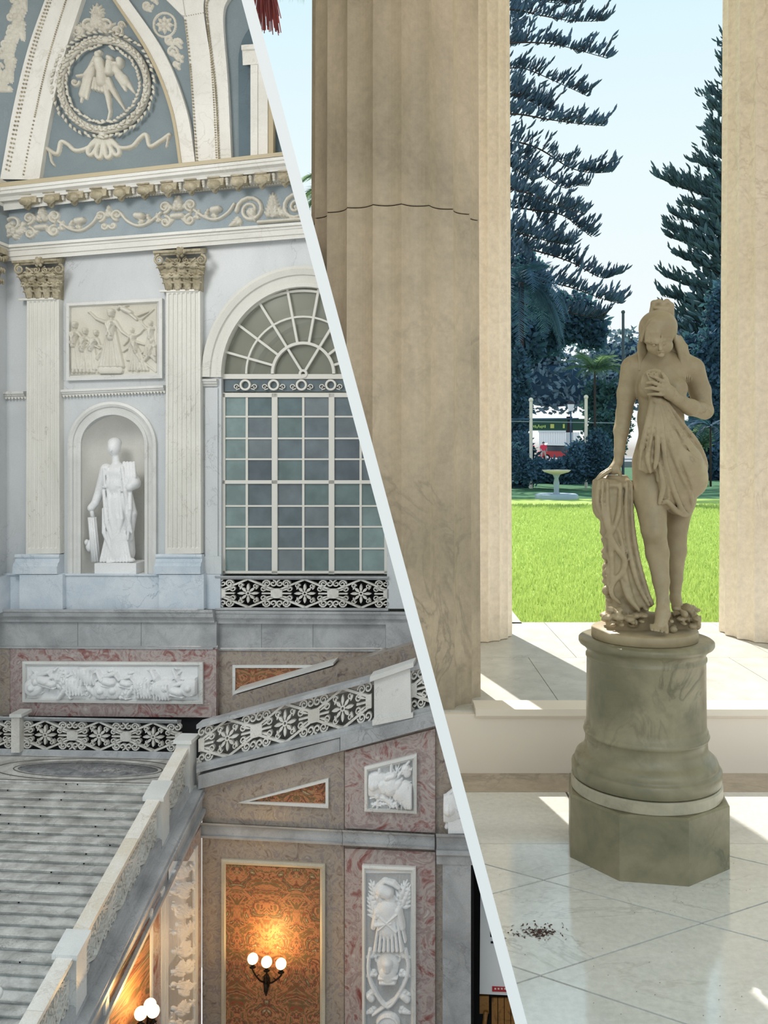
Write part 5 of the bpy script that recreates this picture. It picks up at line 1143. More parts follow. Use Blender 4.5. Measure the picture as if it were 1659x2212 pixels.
# rear leg
F.chain([S(1474, 1010, .04), S(1470, 1080, .05), S(1461, 1135, .05)], [36*k_, 31*k_, 25*k_], .02)
F.chain([S(1461, 1135, .05), S(1459, 1190, .06), S(1459, 1250, .055), S(1459, 1292, .045)], [24*k_, 23*k_, 15*k_, 11*k_], .012)
F.chain([S(1459, 1292, .045), S(1464, 1312, .01), S(1466, 1320, -.02)], [12*k_, 12*k_, 9*k_], .01)
for i in range(5): F.cap(S(1458+i*5.5, 1318-i*.6, -.02), S(1457+i*6, 1328-i*1.5, -.045), 3.8*k_, 3.2*k_, .002)
obj('figure', F.mesh('figure'), M['sculpt'], ST, fix=False)
# hair
H_ = Field((S(1370, 0)[0], 3.70-.20, S(0, 830)[2]), (S(1510, 0)[0], 3.70+.06, S(0, 640)[2]), .0034)
H_.ell(S(1421, 708, -.092), (39*k_, .090, 37*k_), .01); H_.ell(S(1473, 780, -.022), (13*k_, .032, 22*k_), .018); H_.ell(S(1388, 762, -.015), (9*k_, .03, 22*k_), .012); H_.cap(S(1440, 744, .0), S(1464, 766, -.01), 15*k_, 13*k_, .018); H_.cap(S(1408, 742, .0), S(1392, 754, -.01), 12*k_, 9*k_, .012)
for s in (-1, 1):
    for i in range(9):
        t = i/8; H_.chain([S(1424+s*2, 682+t*2, -.150+t*.12), S(1422+s*(18+4*t), 692+6*t, -.160+t*.13), S(1422+s*(33+2*t), 714+t*3, -.130+t*.12), S(1422+s*36, 736, -.095+t*.09)], [3.6*k_, 4.4*k_, 4.6*k_, 3*k_], .003)
for i in range(12):
    x = 1392+i*5.3; H_.chain([S(1424, 676, -.13), S((x+1424)/2, 694, -.173), S(x, 718, -.178+abs(x-1421)*.0011), S(x, 736, -.170+abs(x-1421)*.0011)], [2.6*k_, 3*k_, 3*k_, 2.6*k_], .003)
for i in range(8): x = 1394+i*7; e = -.170+abs(x+4-1421)*.0012; H_.chain([S(x, 733, e), S(x+4, 741-abs(i-3.5)*1.2, e), S(x+7, 734, e)], [3.4*k_, 4*k_, 3.4*k_], .003)
H_.chain([S(1408, 675, -.06), S(1412, 655, -.06), S(1424, 652, -.06), S(1432, 658, -.06), S(1440, 652, -.06), S(1450, 660, -.06), S(1451, 680, -.06)], [6*k_]*7, .006); H_.ell(S(1430, 672, -.055), (20*k_, .03, 12*k_), .008); H_.cap(S(1414, 665, -.075), S(1446, 665, -.075), 4*k_, 4*k_, .003)
for j in range(5): H_.chain([S(1457+j*3, 728, -.06+j*.012), S(1463+j*4.5, 748, -.052+j*.008), S(1469+j*5, 770+j, -.052+j*.007), S(1474+j*5, 800, -.058+j*.006), S(1478+j*4, 826, -.062+j*.006)], [4*k_, 4*k_, 3.6*k_, 2.6*k_, 1.2*k_], .009)
for j in range(3): H_.chain([S(1389-j*2, 728, -.04), S(1387-j*3, 748, -.03), S(1386-j*5, 772, -.042), S(1384-j*5, 800, -.05)], [3.6*k_, 3.4*k_, 2.6*k_, 1.2*k_], .01)
obj('hair', H_.mesh('hair'), M['sculpt'], ST, fix=False)
# drapery held to the breast and swept round the hips
D = Field((S(1362, 0)[0], 3.70-.25, S(0, 1130)[2]), (S(1535, 0)[0], 3.70+.17, S(0, 795)[2]), .0042)
D.ell(S(1412, 828, -.098), (26*k_, .042, 28*k_), .01)
for i in range(16):
    a, b_ = 2*PI*i/16, 2*PI*(i+1)/16; D.cap(S(1413+26*math.cos(a), 826+28*math.sin(a), -.108), S(1413+26*math.cos(b_), 826+28*math.sin(b_), -.108), 3.4*k_, 3.4*k_, .003)
for i in range(5): D.chain([S(1396+i*6, 804, -.13), S(1404+i*5, 822, -.145), S(1412+i*3, 850, -.135)], [2.4*k_]*3, .002)
D.chain([S(1424, 872, -.09), S(1440, 940, -.075), S(1470, 1000, -.05), S(1492, 1040, -.01)], [16*k_, 28*k_, 42*k_, 34*k_], .03)
D.ell(S(1456, 1040, -.02), (52*k_, .085, 56*k_), .03); D.ell(S(1490, 1025, 0), (36*k_, .075, 42*k_), .02); D.cap(S(1462, 1060, .0), S(1464, 1085, .01), 34*k_, 28*k_, .02)
D.chain([S(1415, 870, -.09), S(1408, 930, -.085), S(1400, 1000, -.085)], [11*k_, 15*k_, 19*k_], .015); D.chain([S(1424, 872, -.09), S(1428, 940, -.09), S(1432, 1010, -.09), S(1440, 1085, -.075)], [10*k_, 14*k_, 18*k_, 14*k_], .015)
FO = [[(1408, 858, -.12), (1401, 900, -.115), (1389, 955, -.118), (1379, 1004, -.105), (1390, 1016, -.1)], [(1414, 860, -.13), (1409, 920, -.125), (1399, 985, -.13), (1405, 1020, -.12)], [(1419, 862, -.13), (1420, 930, -.13), (1419, 985, -.14), (1414, 1012, -.135)],
      [(1422, 862, -.13), (1430, 930, -.13), (1437, 1000, -.13), (1446, 1088, -.10)], [(1426, 862, -.13), (1441, 925, -.125), (1462, 990, -.125), (1482, 1045, -.10), (1496, 1085, -.05)], [(1430, 864, -.125), (1453, 925, -.115), (1482, 980, -.105), (1508, 1025, -.07), (1508, 1062, -.03)],
      [(1436, 866, -.12), (1466, 925, -.10), (1498, 970, -.08), (1521, 1010, -.04), (1516, 1045, -.01)], [(1442, 870, -.115), (1476, 918, -.08), (1506, 958, -.05), (1524, 1000, -.01), (1523, 1030, .02)], [(1424, 1000, -.13), (1432, 1050, -.125), (1424, 1088, -.11)],
      [(1436, 990, -.135), (1452, 1050, -.12), (1470, 1095, -.085), (1484, 1112, -.05)], [(1444, 960, -.125), (1470, 1020, -.12), (1490, 1068, -.08), (1494, 1095, -.04)], [(1430, 1088, -.105), (1440, 1082, -.11), (1450, 1092, -.10), (1464, 1106, -.08), (1484, 1112, -.045), (1497, 1090, -.01)]]
def resamp(f, n=9):
    c = np.array(curve([S(*p) for p in f], 6)); L = np.r_[0, np.cumsum(np.linalg.norm(np.diff(c, axis=0), axis=1))]; t = np.linspace(0, L[-1], n); return np.stack([np.interp(t, L, c[:, i]) for i in range(3)], 1)
def sheet(G_, fs, pairs, back=.022, rad=4.4, nb=2):
    for a, b_ in pairs:
        A, B = resamp(fs[a]), resamp(fs[b_])
        for j in range(1, nb+1): t = j/(nb+1); m_ = A*(1-t)+B*t; m_[:, 1] += back*(1-abs(2*t-1)*.5); G_.chain(list(m_), [rad*k_]*len(m_), .012)
sheet(D, FO, [(0, 1), (1, 2), (2, 3), (3, 4), (4, 5), (5, 6), (6, 7), (3, 8), (8, 9), (9, 10), (4, 9)])
for f in FO:
    c = curve([S(*p) for p in f], 5); n = len(c); D.chain(c, [(2.8+3.0*math.sin(PI*(i+1)/(n+1)))*k_ for i in range(n)], .003)
for f in ([(1412, 872, -.13), (1404, 930, -.135), (1394, 975, -.135)], [(1417, 874, -.138), (1416, 940, -.145), (1410, 1000, -.15)], [(1422, 874, -.138), (1432, 950, -.145), (1440, 1020, -.145), (1448, 1080, -.12)], [(1428, 874, -.136), (1450, 945, -.135), (1474, 1010, -.13), (1494, 1060, -.09)], [(1434, 876, -.132), (1462, 935, -.12), (1492, 985, -.11), (1512, 1022, -.07)]):
    c = curve([S(*p) for p in f], 5); D.chain(c, [3.0*k_]*len(c), .004, sub=True)
obj('drapery', D.mesh('drapery'), M['sculpt'], ST, fix=False)
# stump hung with cloth, rocky ground
G = Field((S(1276, 0)[0], 3.70-.22, S(0, 1392)[2]), (S(1528, 0)[0], 3.70+.21, S(0, 1025)[2]), .0046)
G.chain([S(1330, 1048, .02), S(1336, 1150, .03), S(1345, 1250, .03), S(1356, 1345, .02)], [32*k_, 34*k_, 38*k_, 46*k_], .02); G.ell(S(1322, 1047, .01), (40*k_, .075, 12*k_), .012)
G.ell(S(1300, 1070, .0), (18*k_, .05, 34*k_), .02)
CF = [[(1285, 1044, -.03), (1282, 1080, -.03), (1292, 1112, -.04)], [(1293, 1040, -.05), (1291, 1085, -.05), (1304, 1118, -.06)], [(1302, 1040, -.06), (1300, 1090, -.065), (1312, 1140, -.07), (1330, 1180, -.075), (1350, 1210, -.075), (1345, 1235, -.07), (1324, 1260, -.06), (1322, 1285, -.06), (1340, 1304, -.06)],
      [(1312, 1042, -.06), (1312, 1100, -.065), (1318, 1160, -.07), (1322, 1220, -.06), (1322, 1262, -.055)], [(1340, 1044, -.06), (1338, 1100, -.065), (1324, 1150, -.07)], [(1354, 1042, -.05), (1352, 1110, -.06), (1360, 1190, -.065), (1378, 1260, -.08), (1402, 1308, -.09)],
      [(1364, 1044, -.035), (1366, 1130, -.05), (1378, 1210, -.055), (1398, 1280, -.07), (1410, 1305, -.08)], [(1330, 1130, -.06), (1346, 1180, -.07), (1352, 1250, -.07), (1372, 1310, -.08)], [(1342, 1250, -.06), (1358, 1290, -.08), (1380, 1318, -.09)], [(1305, 1122, -.055), (1320, 1145, -.07), (1308, 1160, -.06)]]
sheet(G, CF, [(0, 1), (1, 2), (2, 3), (3, 7), (7, 5), (5, 6), (2, 4), (4, 7), (8, 7)], .026, 5.5, 3)
for f in CF:
    c = curve([S(*p) for p in f], 5); n = len(c); G.chain(c, [(3+2.8*math.sin(PI*(i+1)/(n+1)))*k_ for i in range(n)], .005)
for f in ([(1345, 1060, -.07), (1346, 1140, -.072), (1356, 1230, -.075), (1380, 1300, -.09)], [(1321, 1060, -.07), (1322, 1120, -.075)], [(1361, 1070, -.06), (1366, 1170, -.065), (1388, 1270, -.08)], [(1298, 1060, -.06), (1297, 1100, -.065)]):
    c = curve([S(*p) for p in f], 5); G.chain(c, [2.4*k_]*len(c), .003, sub=True)
rs = random.Random(11)
for i in range(46):
    y = rs.uniform(1120, 1300); G.ell(S(1309+rs.uniform(-5, 6)+(y-1120)*.02, y, rs.uniform(-.03, .05)), (rs.uniform(5, 9)*k_, .018, rs.uniform(5, 12)*k_), .004)
G.cap(S(1345, 1352, .01), S(1470, 1352, .02), 30*k_, 30*k_, .02)
for i in range(230):
    x = rs.uniform(1304, 1508); h = (1312 if x < 1400 or x > 1462 else 1330) + (rs.uniform(0, 42)); dd = rs.uniform(-.13, .15)
    if 1395 < x < 1450 and dd < -.05: continue
    G.ell(S(x, min(h, 1360), dd), (rs.uniform(4, 12)*k_, rs.uniform(.01, .03), rs.uniform(3, 9)*k_), .003)
for i in range(10): G.chain([S(1462+i*5, 1322-math.sin(i*.4)*18, .02-.014*i), S(1474+i*4, 1334-math.sin(i*.5)*16, -.05-.006*i), S(1490+i*2.5, 1345-i*1.5, -.06)], [3*k_, 4.4*k_, 3*k_], .003)
obj('draped_stump', G.mesh('draped_stump'), M['sculpt'], ST, fix=False)
# leaf litter on the floor
q = MB(ID)
for i in range(150):
    x = R.gauss(1160, 26); y = R.gauss(2014, 7); Y = 3200/(y-HY); X = (x-CX)/FPX*Y; a = R.uniform(0, 6.3); L = R.uniform(.004, .016); w_ = .0016
    q.add([(X, Y, .001), (X+L*math.cos(a)-w_*math.sin(a), Y+L*math.sin(a)+w_*math.cos(a), .004), (X+1.4*L*math.cos(a), Y+1.4*L*math.sin(a), .001), (X+L*math.cos(a)+w_*math.sin(a), Y+L*math.sin(a)-w_*math.cos(a), .0005)], [(0, 1, 2), (0, 2, 3)])
for i in range(60):
    Y = R.uniform(2.5, 3.6); X = R.uniform(.4, 1.7); L = .004; q.add([(X, Y, .001), (X+L, Y, .003), (X+L*.4, Y+L, .001)], [(0, 1, 2)])
o = obj('dry_leaf_litter', q, plain('dry_leaf', (.09, .045, .03), .8), None, kind='stuff', label='small patch of dry brown leaf litter on the marble floor', category='litter')
# ---------------------------------------------------------------- garden
GZ = .15
def grass_mat(name, a, b_, sc_=3):
    m, t, bb = mat_base(name, .9, .1); v = coords(t); t.links.new(ramp(t, noise(t, v, sc_, 6, .7), [(.35, a), (.65, b_)]), bb.inputs['Base Color']); return m
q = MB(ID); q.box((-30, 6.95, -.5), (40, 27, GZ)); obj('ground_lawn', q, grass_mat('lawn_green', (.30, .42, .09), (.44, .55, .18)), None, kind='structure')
q = MB(ID); q.box((-50, 27, -.5), (60, 74, GZ-.01)); obj('ground_garden', q, grass_mat('painted_shade_grass', (.05, .12, .07), (.09, .20, .10)), None, kind='structure')  # tree shade is put into this darker grass colour
q = MB(ID); q.box((-60, 74, -.5), (80, 120, .6)); obj('street', q, plain('asphalt', (.25, .26, .28), .8), None, kind='structure')
q = MB(ID); rg_ = np.random.RandomState(4); NB = 66000
Yb = 7.0+17*rg_.rand(NB)**1.5; pxb = np.where(rg_.rand(NB) < .6, 1085+(1580-1085)*rg_.rand(NB), 820+1180*rg_.rand(NB)); Xb = (pxb-CX)/FPX*Yb; hb = .03+.05*rg_.rand(NB); ab = rg_.rand(NB)*6.28; wb_ = .004+.0005*Yb; lb = (rg_.rand(NB, 2)-.5)*.05
vv = np.empty((NB, 3, 3)); vv[:, 0] = np.stack([Xb-wb_*np.cos(ab), Yb-wb_*np.sin(ab), np.full(NB, GZ-.005)], 1); vv[:, 1] = np.stack([Xb+wb_*np.cos(ab), Yb+wb_*np.sin(ab), np.full(NB, GZ-.005)], 1); vv[:, 2] = np.stack([Xb+lb[:, 0], Yb+lb[:, 1], GZ+hb], 1)
me = bpy.data.meshes.new('lawn_grass'); me.from_pydata([tuple(v) for v in vv.reshape(-1, 3)], [], [(3*i, 3*i+1, 3*i+2) for i in range(NB)])
gm, t, bb = mat_base('grass_blade', .6, .2); bb.inputs['Base Color'].default_value = (.42, .52, .18, 1); tr = N(t, 'ShaderNodeBsdfTranslucent'); tr.inputs[0].default_value = (.50, .64, .18, 1); mx = N(t, 'ShaderNodeMixShader'); mx.inputs[0].default_value = .45
t.links.new(bb.outputs[0], mx.inputs[1]); t.links.new(tr.outputs[0], mx.inputs[2]); t.links.new(mx.outputs[0], t.nodes['Material Output'].inputs[0])
obj('lawn_grass', me, gm, None, fix=False, kind='stuff', label='bright green lawn grass growing beyond the portico', category='grass')
FOL = {}
def foliage(name, col, tcol, k=.3):
    m, t, bb = mat_base(name, .7, .2); v = coords(t); c = ramp(t, noise(t, v, 1.2, 3), [(.35, tuple(q*.65 for q in col)), (.65, tuple(q*1.3 for q in col))]); t.links.new(c, bb.inputs['Base Color'])
    tr = N(t, 'ShaderNodeBsdfTranslucent'); tr.inputs[0].default_value = (*tcol, 1); mx = N(t, 'ShaderNodeMixShader'); mx.inputs[0].default_value = k
    t.links.new(bb.outputs[0], mx.inputs[1]); t.links.new(tr.outputs[0], mx.inputs[2]); t.links.new(mx.outputs[0], t.nodes['Material Output'].inputs[0]); return m
FOL['pine'] = foliage('pine_needles', (.10, .165, .25), (.10, .20, .18), .3); FOL['pine2'] = foliage('far_pine_needles', (.12, .20, .25), (.16, .28, .18), .35)  # blue of haze and shadow is mixed into the needle colours
FOL['dark'] = foliage('dark_leaves', (.085, .16, .26), (.07, .18, .18), .3); FOL['palm'] = foliage('palm_leaves', (.12, .20, .17), (.25, .38, .16), .35); FOL['red'] = foliage('dead_frond', (.20, .05, .05), (.30, .06, .05), .3)  # the dark leaves also carry haze and shadow in their blue
BARK = plain('bark', (.05, .035, .035), .9)
rt = random.Random(5)
def twig(q, p, d, L, r, up=.35):
    d = Vector(d).normalized(); pts = [Vector(p)]
    for i in range(3): d2 = (d+Vector((0, 0, up*(i+1)/3))).normalized(); pts.append(pts[-1]+d2*L/3)
    q.tube(pts, [r*.35, r, r*.9, r*.15], 4, caps=False, smooth=False)
def pine_branch(wood, fol, pts, Y, dens, L, r, side=1, spread=1.0):
    c = curve([RW(x, y, Y+dy) for x, y, dy in pts], 8); n = len(c); wood.tube(c, [max(.015, .05*(1-i/n)) for i in range(n)], 5, caps=False)
    for i in range(n):
        t = i/(n-1)
        for j in range(dens):
            p = np.array(c[i])+np.array((rt.uniform(-.12, .12), rt.uniform(-.7, .7)*spread*(1.1-t), rt.uniform(-.02, .10)))
            twig(fol, p, (side*rt.uniform(.15, 1.0), rt.uniform(-.5, .5), rt.uniform(.25, 1.1)), L*rt.uniform(.6, 1.2), r*rt.uniform(.7, 1.2))
        if rt.random() < .7:      # secondary sprays
            e_ = np.array(c[i])+np.array((side*rt.uniform(.2, .8), rt.uniform(-1, 1)*spread, rt.uniform(.1, .9)))*L*1.6; wood.tube([c[i], e_], [.02, .008], 4, caps=False)
            for k in range(6): m_ = np.array(c[i])*(1-k/5)+e_*k/5; twig(fol, m_, (side*rt.uniform(.2, 1), rt.uniform(-.5, .5), rt.uniform(.3, 1)), L*.8, r)
PN1 = thing('norfolk_pine', 'tall dark Norfolk pine with layered branches reaching in beside the pale column', 'tree', (RW(1010, 970, 40)[0], 40, GZ))
wd, fo_ = MB(ID), MB(ID); tx = RW(1010, 970, 40)[0]
wd.tube([(tx, 40, GZ-.1), (tx, 40, 8), (tx, 40, 22), (tx, 40, 27)], [.45, .4, .22, .08], 10)
B1 = [[(1010, 40, 0), (1101, 21, -1), (1167, 33, -1), (1237, 45, -1), (1302, 45, -1)], [(1010, 120, 0), (1101, 94, -2), (1185, 94, -3), (1237, 105, -3), (1312, 126, -3)], [(1010, 160, 0), (1101, 147, 2), (1139, 150, 3), (1220, 185, 3), (1268, 207, 3)], [(1010, 260, 0), (1101, 246, -2), (1185, 258, -2), (1247, 267, -2), (1306, 272, -2)],
      [(1010, 290, 0), (1146, 314, 1), (1227, 360, 1), (1275, 373, 1), (1316, 372, 1)], [(1060, 330, 1), (1120, 335, 1), (1170, 375, 1), (1215, 405, 1), (1250, 400, 1)], [(1060, 400, 0), (1132, 415, -1), (1195, 440, -1), (1262, 462, -1)], [(1060, 440, 0), (1153, 454, 1), (1213, 464, 1), (1248, 489, 1), (1278, 512, 1)],
      [(1060, 400, 2), (1118, 412, 2), (1155, 455, 2), (1180, 500, 2), (1196, 552, 2)], [(1060, -30, 0), (1120, -10, 1), (1190, 5, 1), (1240, 8, 1)], [(1050, 520, 0), (1150, 540, 1), (1230, 565, 1), (1300, 600, 1), (1335, 590, 1)], [(1050, 580, 0), (1140, 600, -1), (1230, 620, -1), (1300, 645, -1), (1338, 655, -1)],
      [(1050, 640, 0), (1150, 660, 1), (1250, 680, 1), (1300, 690, 1)], [(1050, 480, 0), (1110, 500, -1), (1180, 520, -1), (1230, 530, -1)], [(1060, 200, 0), (1110, 205, -1), (1160, 225, -1), (1190, 240, -1)], [(1060, 345, 0), (1105, 360, -1), (1150, 390, -1)]]
for i, b_ in enumerate(B1): pine_branch(wd, fo_, b_, 40, 3 if i < 10 else 6, .46, .042)
for i, b_ in enumerate(B1):
    if i % 2 == 0: pine_branch(wd, fo_, [(2020-x, y+4, -dy) for x, y, dy in b_], 40, 3, .46, .045, -1)
for i in range(420):
    py = rt.choice((rt.uniform(-10, 90), rt.uniform(160, 250), rt.uniform(270, 480), rt.uniform(480, 560))); x = 1100+abs(rt.gauss(0, 26)); p = RW(x, py, 40+rt.uniform(-2, 2)); twig(fo_, p, (rt.uniform(-.2, 1), rt.uniform(-.5, .5), rt.uniform(.2, 1)), .45, .045)
obj('branches', wd, BARK, PN1, fix=False); obj('needle_sprays', fo_, FOL['pine'], PN1, fix=False, kind='stuff')
PN2 = thing('norfolk_pine', 'broad Norfolk pine with stepped tiers of branches behind the statue at the right column', 'tree', (RW(1640, 970, 50)[0], 50, GZ))
wd, fo_ = MB(ID), MB(ID); tx = RW(1640, 970, 50)[0]; wd.tube([(tx, 50, GZ-.1), (tx, 50, 12), (tx, 50, 26)], [.5, .4, .1], 10)
tips = [(1574, 100), (1566, 135), (1572, 165), (1536, 203), (1540, 233), (1533, 273), (1541, 303), (1540, 330), (1506, 350), (1424, 385), (1452, 380), (1482, 440), (1456, 465), (1443, 493), (1448, 512), (1462, 552), (1440, 598), (1434, 635), (1446, 672), (1462, 705), (1450, 735)]
for x, y in tips:
    for rep in range(2):
        w_ = 1640-x; xx = x+rep*w_*.18; yy = y+rep*9; dy = rt.uniform(-2, 2)
        pine_branch(wd, fo_, [(1640, yy+w_*.22, 0), (1640-w_*.4, yy+w_*.20, dy), (1640-(1640-xx)*.75, yy+w_*.10, dy), (xx, yy, dy)], 50, 3 if w_ < 90 else 5, .50, .05, -1)
for i, (x, y) in enumerate(tips):
    if i % 2: pine_branch(wd, fo_, [(1640, y+20, 0), (1640+(1640-x)*.5, y+14, 1), (3280-x, y, 1)], 50, 3, .5, .05, 1)
for i in range(1100):
    y = rt.uniform(360, 800); w_ = 60+(y-360)*.16; p = RW(1600-rt.random()**1.3*w_, y, 50+rt.uniform(-3, 3)); twig(fo_, p, (rt.uniform(-1, .1), rt.uniform(-.5, .5), rt.uniform(0, .8)), .6, .085)
obj('branches', wd, BARK, PN2, fix=False); obj('needle_sprays', fo_, FOL['pine2'], PN2, fix=False, kind='stuff')
# leafy masses: a lumpy core and leaves standing off it
def bush(name, label, cat, blobs, Y, mat, nl=1500, ls=.16, stem=None, core=True):
    xs = [b_[0] for b_ in blobs]; T = thing(name, label, cat, (RW(sum(xs)/len(xs), HY, Y)[0], Y, GZ)); q = MB(ID); c_ = MB(ID)
    for x, y, rx, ry, dy in blobs:
        p = RW(x, y, Y+dy); s_ = Y/FPX; 
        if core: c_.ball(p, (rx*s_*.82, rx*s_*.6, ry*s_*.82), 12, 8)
        n = int(nl*rx*ry/sum(b_[2]*b_[3] for b_ in blobs))
        for i in range(n):
            a, b2_ = rt.uniform(0, 2*PI), math.acos(rt.uniform(-1, 1)); r_ = rt.uniform(.75, 1.08)
            v = Vector((p[0]+rx*s_*r_*math.sin(b2_)*math.cos(a), p[1]-abs(rx*s_*.75*r_*math.sin(b2_)*math.sin(a)), p[2]+ry*s_*r_*math.cos(b2_)))
            d = Vector((rt.uniform(-1, 1), rt.uniform(-1, 1), rt.uniform(-.6, 1))).normalized()*ls*rt.uniform(.5, 1.3); e_ = d.cross(Vector((rt.uniform(-1, 1), rt.uniform(-1, 1), rt.uniform(-1, 1)))).normalized()*ls*.28
            q.add([v, v+d*.5+e_, v+d, v+d*.5-e_], [(0, 1, 2, 3)])
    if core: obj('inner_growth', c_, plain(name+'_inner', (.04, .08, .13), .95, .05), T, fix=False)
    obj('leaves', q, mat, T, fix=False, kind='stuff')
    if stem:
        q = MB(ID); b0 = RW(stem[0], HY, Y); q.tube([(b0[0], Y, GZ-.05), (b0[0], Y, RW(0, stem[1], Y)[2])], [stem[2], stem[2]*.6], 8); obj('trunk', q, BARK, T)
    return T
bush('evergreen_tree', 'dense dark blue evergreen behind the layered pine', 'tree', [(1125, 640, 60, 95, 0), (1170, 700, 70, 70, 1), (1230, 690, 60, 55, 1), (1120, 740, 50, 60, -1), (1280, 720, 34, 40, 1)], 46, FOL['dark'], 5200, .42, (1130, 700, .3))
bush('shrub', 'low dark shrub left of the garden fountain', 'shrub', [(1118, 860, 28, 110, 0), (1122, 1000, 34, 60, -1)], 36, FOL['dark'], 2200, .26)
bush('shrub', 'wide dark shrub behind the stone fountain bowl', 'shrub', [(1180, 1040, 60, 34, 0), (1150, 1020, 46, 30, 1), (1230, 1035, 46, 42, -1)], 40, FOL['dark'], 2600, .26)
bush('shrub', 'rounded teal shrub between the fountain and the statue', 'shrub', [(1270, 1010, 46, 58, 0), (1300, 960, 46, 70, 1), (1325, 900, 40, 80, 2), (1290, 870, 34, 50, 3)], 42, foliage('teal_leaves', (.08, .17, .18), (.08, .2, .14), .25), 4200, .26)
bush('evergreen_tree', 'dark leafy mass between the statue and the right column', 'tree', [(1530, 850, 46, 130, 0), (1540, 990, 50, 80, 0), (1500, 800, 40, 80, 2), (1560, 700, 40, 90, 1), (1520, 1030, 50, 34, 0)], 44, FOL['dark'], 5200, .36, (1540, 900, .2))
bush('shrub', 'bright yellow green shrub just right of the statue hip', 'shrub', [(1515, 945, 18, 26, 0), (1500, 1055, 26, 12, -2)], 38, FOL['palm'], 900, .2, core=False)
bush('evergreen_tree', 'distant haze-tinted tree behind the street', 'tree', [(1200, 830, 130, 60, 0), (1150, 760, 80, 60, 0), (1380, 800, 160, 90, 4), (1520, 760, 120, 110, 4)], 96, foliage('haze_tinted_leaves', (.16, .24, .32), (.16, .26, .22), .25), 4200, .8, (1230, 900, .5))  # distance haze is mixed into this leaf colour
bush('shrub', 'low dark hedge of shrubs in front of the gate posts', 'shrub', [(1112, 1000, 26, 40, 0), (1150, 1018, 34, 26, 0), (1200, 1016, 40, 24, .5), (1250, 1000, 36, 44, 0), (1290, 990, 30, 60, 0)], 33, FOL['dark'], 4200, .17)
bush('evergreen_tree', 'dark evergreen growing behind the two left columns', 'tree', [(1000, 900, 90, 120, 0), (900, 880, 90, 140, 2), (790, 900, 90, 130, 1)], 47, FOL['dark'], 2500, .5, (900, 900, .3))
def frond(q, base, d, L, droop, lw=.35, n=18, tk=.02):
    p = Vector(base); d = Vector(d).normalized(); pts = [p.copy()]; ds = [d.copy()]
    for i in range(n): d = (d+Vector((0, 0, -droop/n))).normalized(); p = p+d*L/n; pts.append(p.copy()); ds.append(d.copy())
    q.tube(pts, [tk*(1-.8*i/n) for i in range(n+1)], 4, caps=False)
    for i in range(2, n+1):
        s_ = ds[i].cross(Vector((0, 0, 1)))
        if s_.length < .05: s_ = Vector((1, 0, 0))
        s_.normalize(); l_ = lw*math.sin(PI*(.15+.8*i/n))
        for sg in (-1, 1):
            for h in (0, .5):
                b_ = pts[i]-ds[i]*L/n*h; t_ = b_+(s_*sg+ds[i]*.7+Vector((0, 0, rt.uniform(-.35, .1)))).normalized()*l_; w_ = ds[i]*L/n*.22+Vector((0, 0, .01)); q.add([b_-w_, b_+w_, t_], [(0, 1, 2)])
def palm(label, px, pyc, Y, L, n, mat, tr=.2, up=(.2, 1.0), droop=1.6, lw=.5, name='palm_tree'):
    c = RW(px, pyc, Y); T = thing(name, label, 'tree', (c[0], Y, GZ)); q = MB(ID); q.tube([(c[0], Y, GZ-.05), (c[0], Y, c[2])], [tr, tr*.8], 8); obj('trunk', q, BARK, T)
    for i in range(n):
        q = MB(ID); a = 2*PI*i/n*2.4+rt.uniform(-.2, .2); frond(q, c, (math.cos(a), math.sin(a)*.8, rt.uniform(*up)), L*rt.uniform(.8, 1.1), droop*rt.uniform(.8, 1.2), lw); obj('frond', q, mat, T, fix=False)
palm('large dark drooping palm in front of the evergreens left of the statue', 1126, 610, 38, 3.4, 26, FOL['dark'], .13, (-.1, 1.1), 2.6, .8)
palm('small light green palm with stiff fronds just left of the statue', 1285, 800, 34, 1.3, 26, FOL['palm'], .05, (.2, 1.6), 1.2, .35)
palm('dark low palm among shrubs right of the statue', 1535, 920, 36, 1.5, 16, FOL['dark'], .045, (0, 1.2), 1.8, .4)
palm('palm with green fronds half hidden behind the large fluted column', 735, 395, 14, .85, 22, FOL['palm'], .14, (-.3, 1.0), 1.6, .28)
DP = thing('dead_palm_skirt', 'red brown dry palm fronds hanging at the top beside the added white partition', 'palm frond', RW(575, -60, 14))
q = MB(ID)
for i in range(90):
    x = rt.uniform(540, 603); b_ = RW(x*.5+575*.5-4, -60, 14+rt.uniform(-.3, .3)); e_ = RW(x+rt.uniform(-4, 7), rt.uniform(25, 78), 14+rt.uniform(-.3, .3)); w_ = .012
    q.add([(b_[0]-w_, b_[1], b_[2]), (b_[0]+w_, b_[1], b_[2]), (e_[0]+w_*.6, e_[1], e_[2]), (e_[0]-w_*.6, e_[1], e_[2])], [(0, 1, 2, 3)])
obj('dry_leaflets', q, FOL['red'], DP, fix=False, kind='stuff')
q = MB(ID); q.tube([RW(735, 400, 14), RW(735, 60, 14), RW(700, -60, 14), RW(575, -70, 14)], .05, 6); obj('stalk', q, BARK, DP)
q = MB(ID)
for i in range(40):
    x = rt.uniform(560, 660); b_ = RW(x, -30, 14); e_ = RW(x+rt.uniform(-6, 8), rt.uniform(0, 14), 14); q.add([b_, (b_[0]+.01, b_[1], b_[2]), e_], [(0, 1, 2)])
obj('upper_leaflets', q, FOL['palm'], DP, fix=False, kind='stuff')
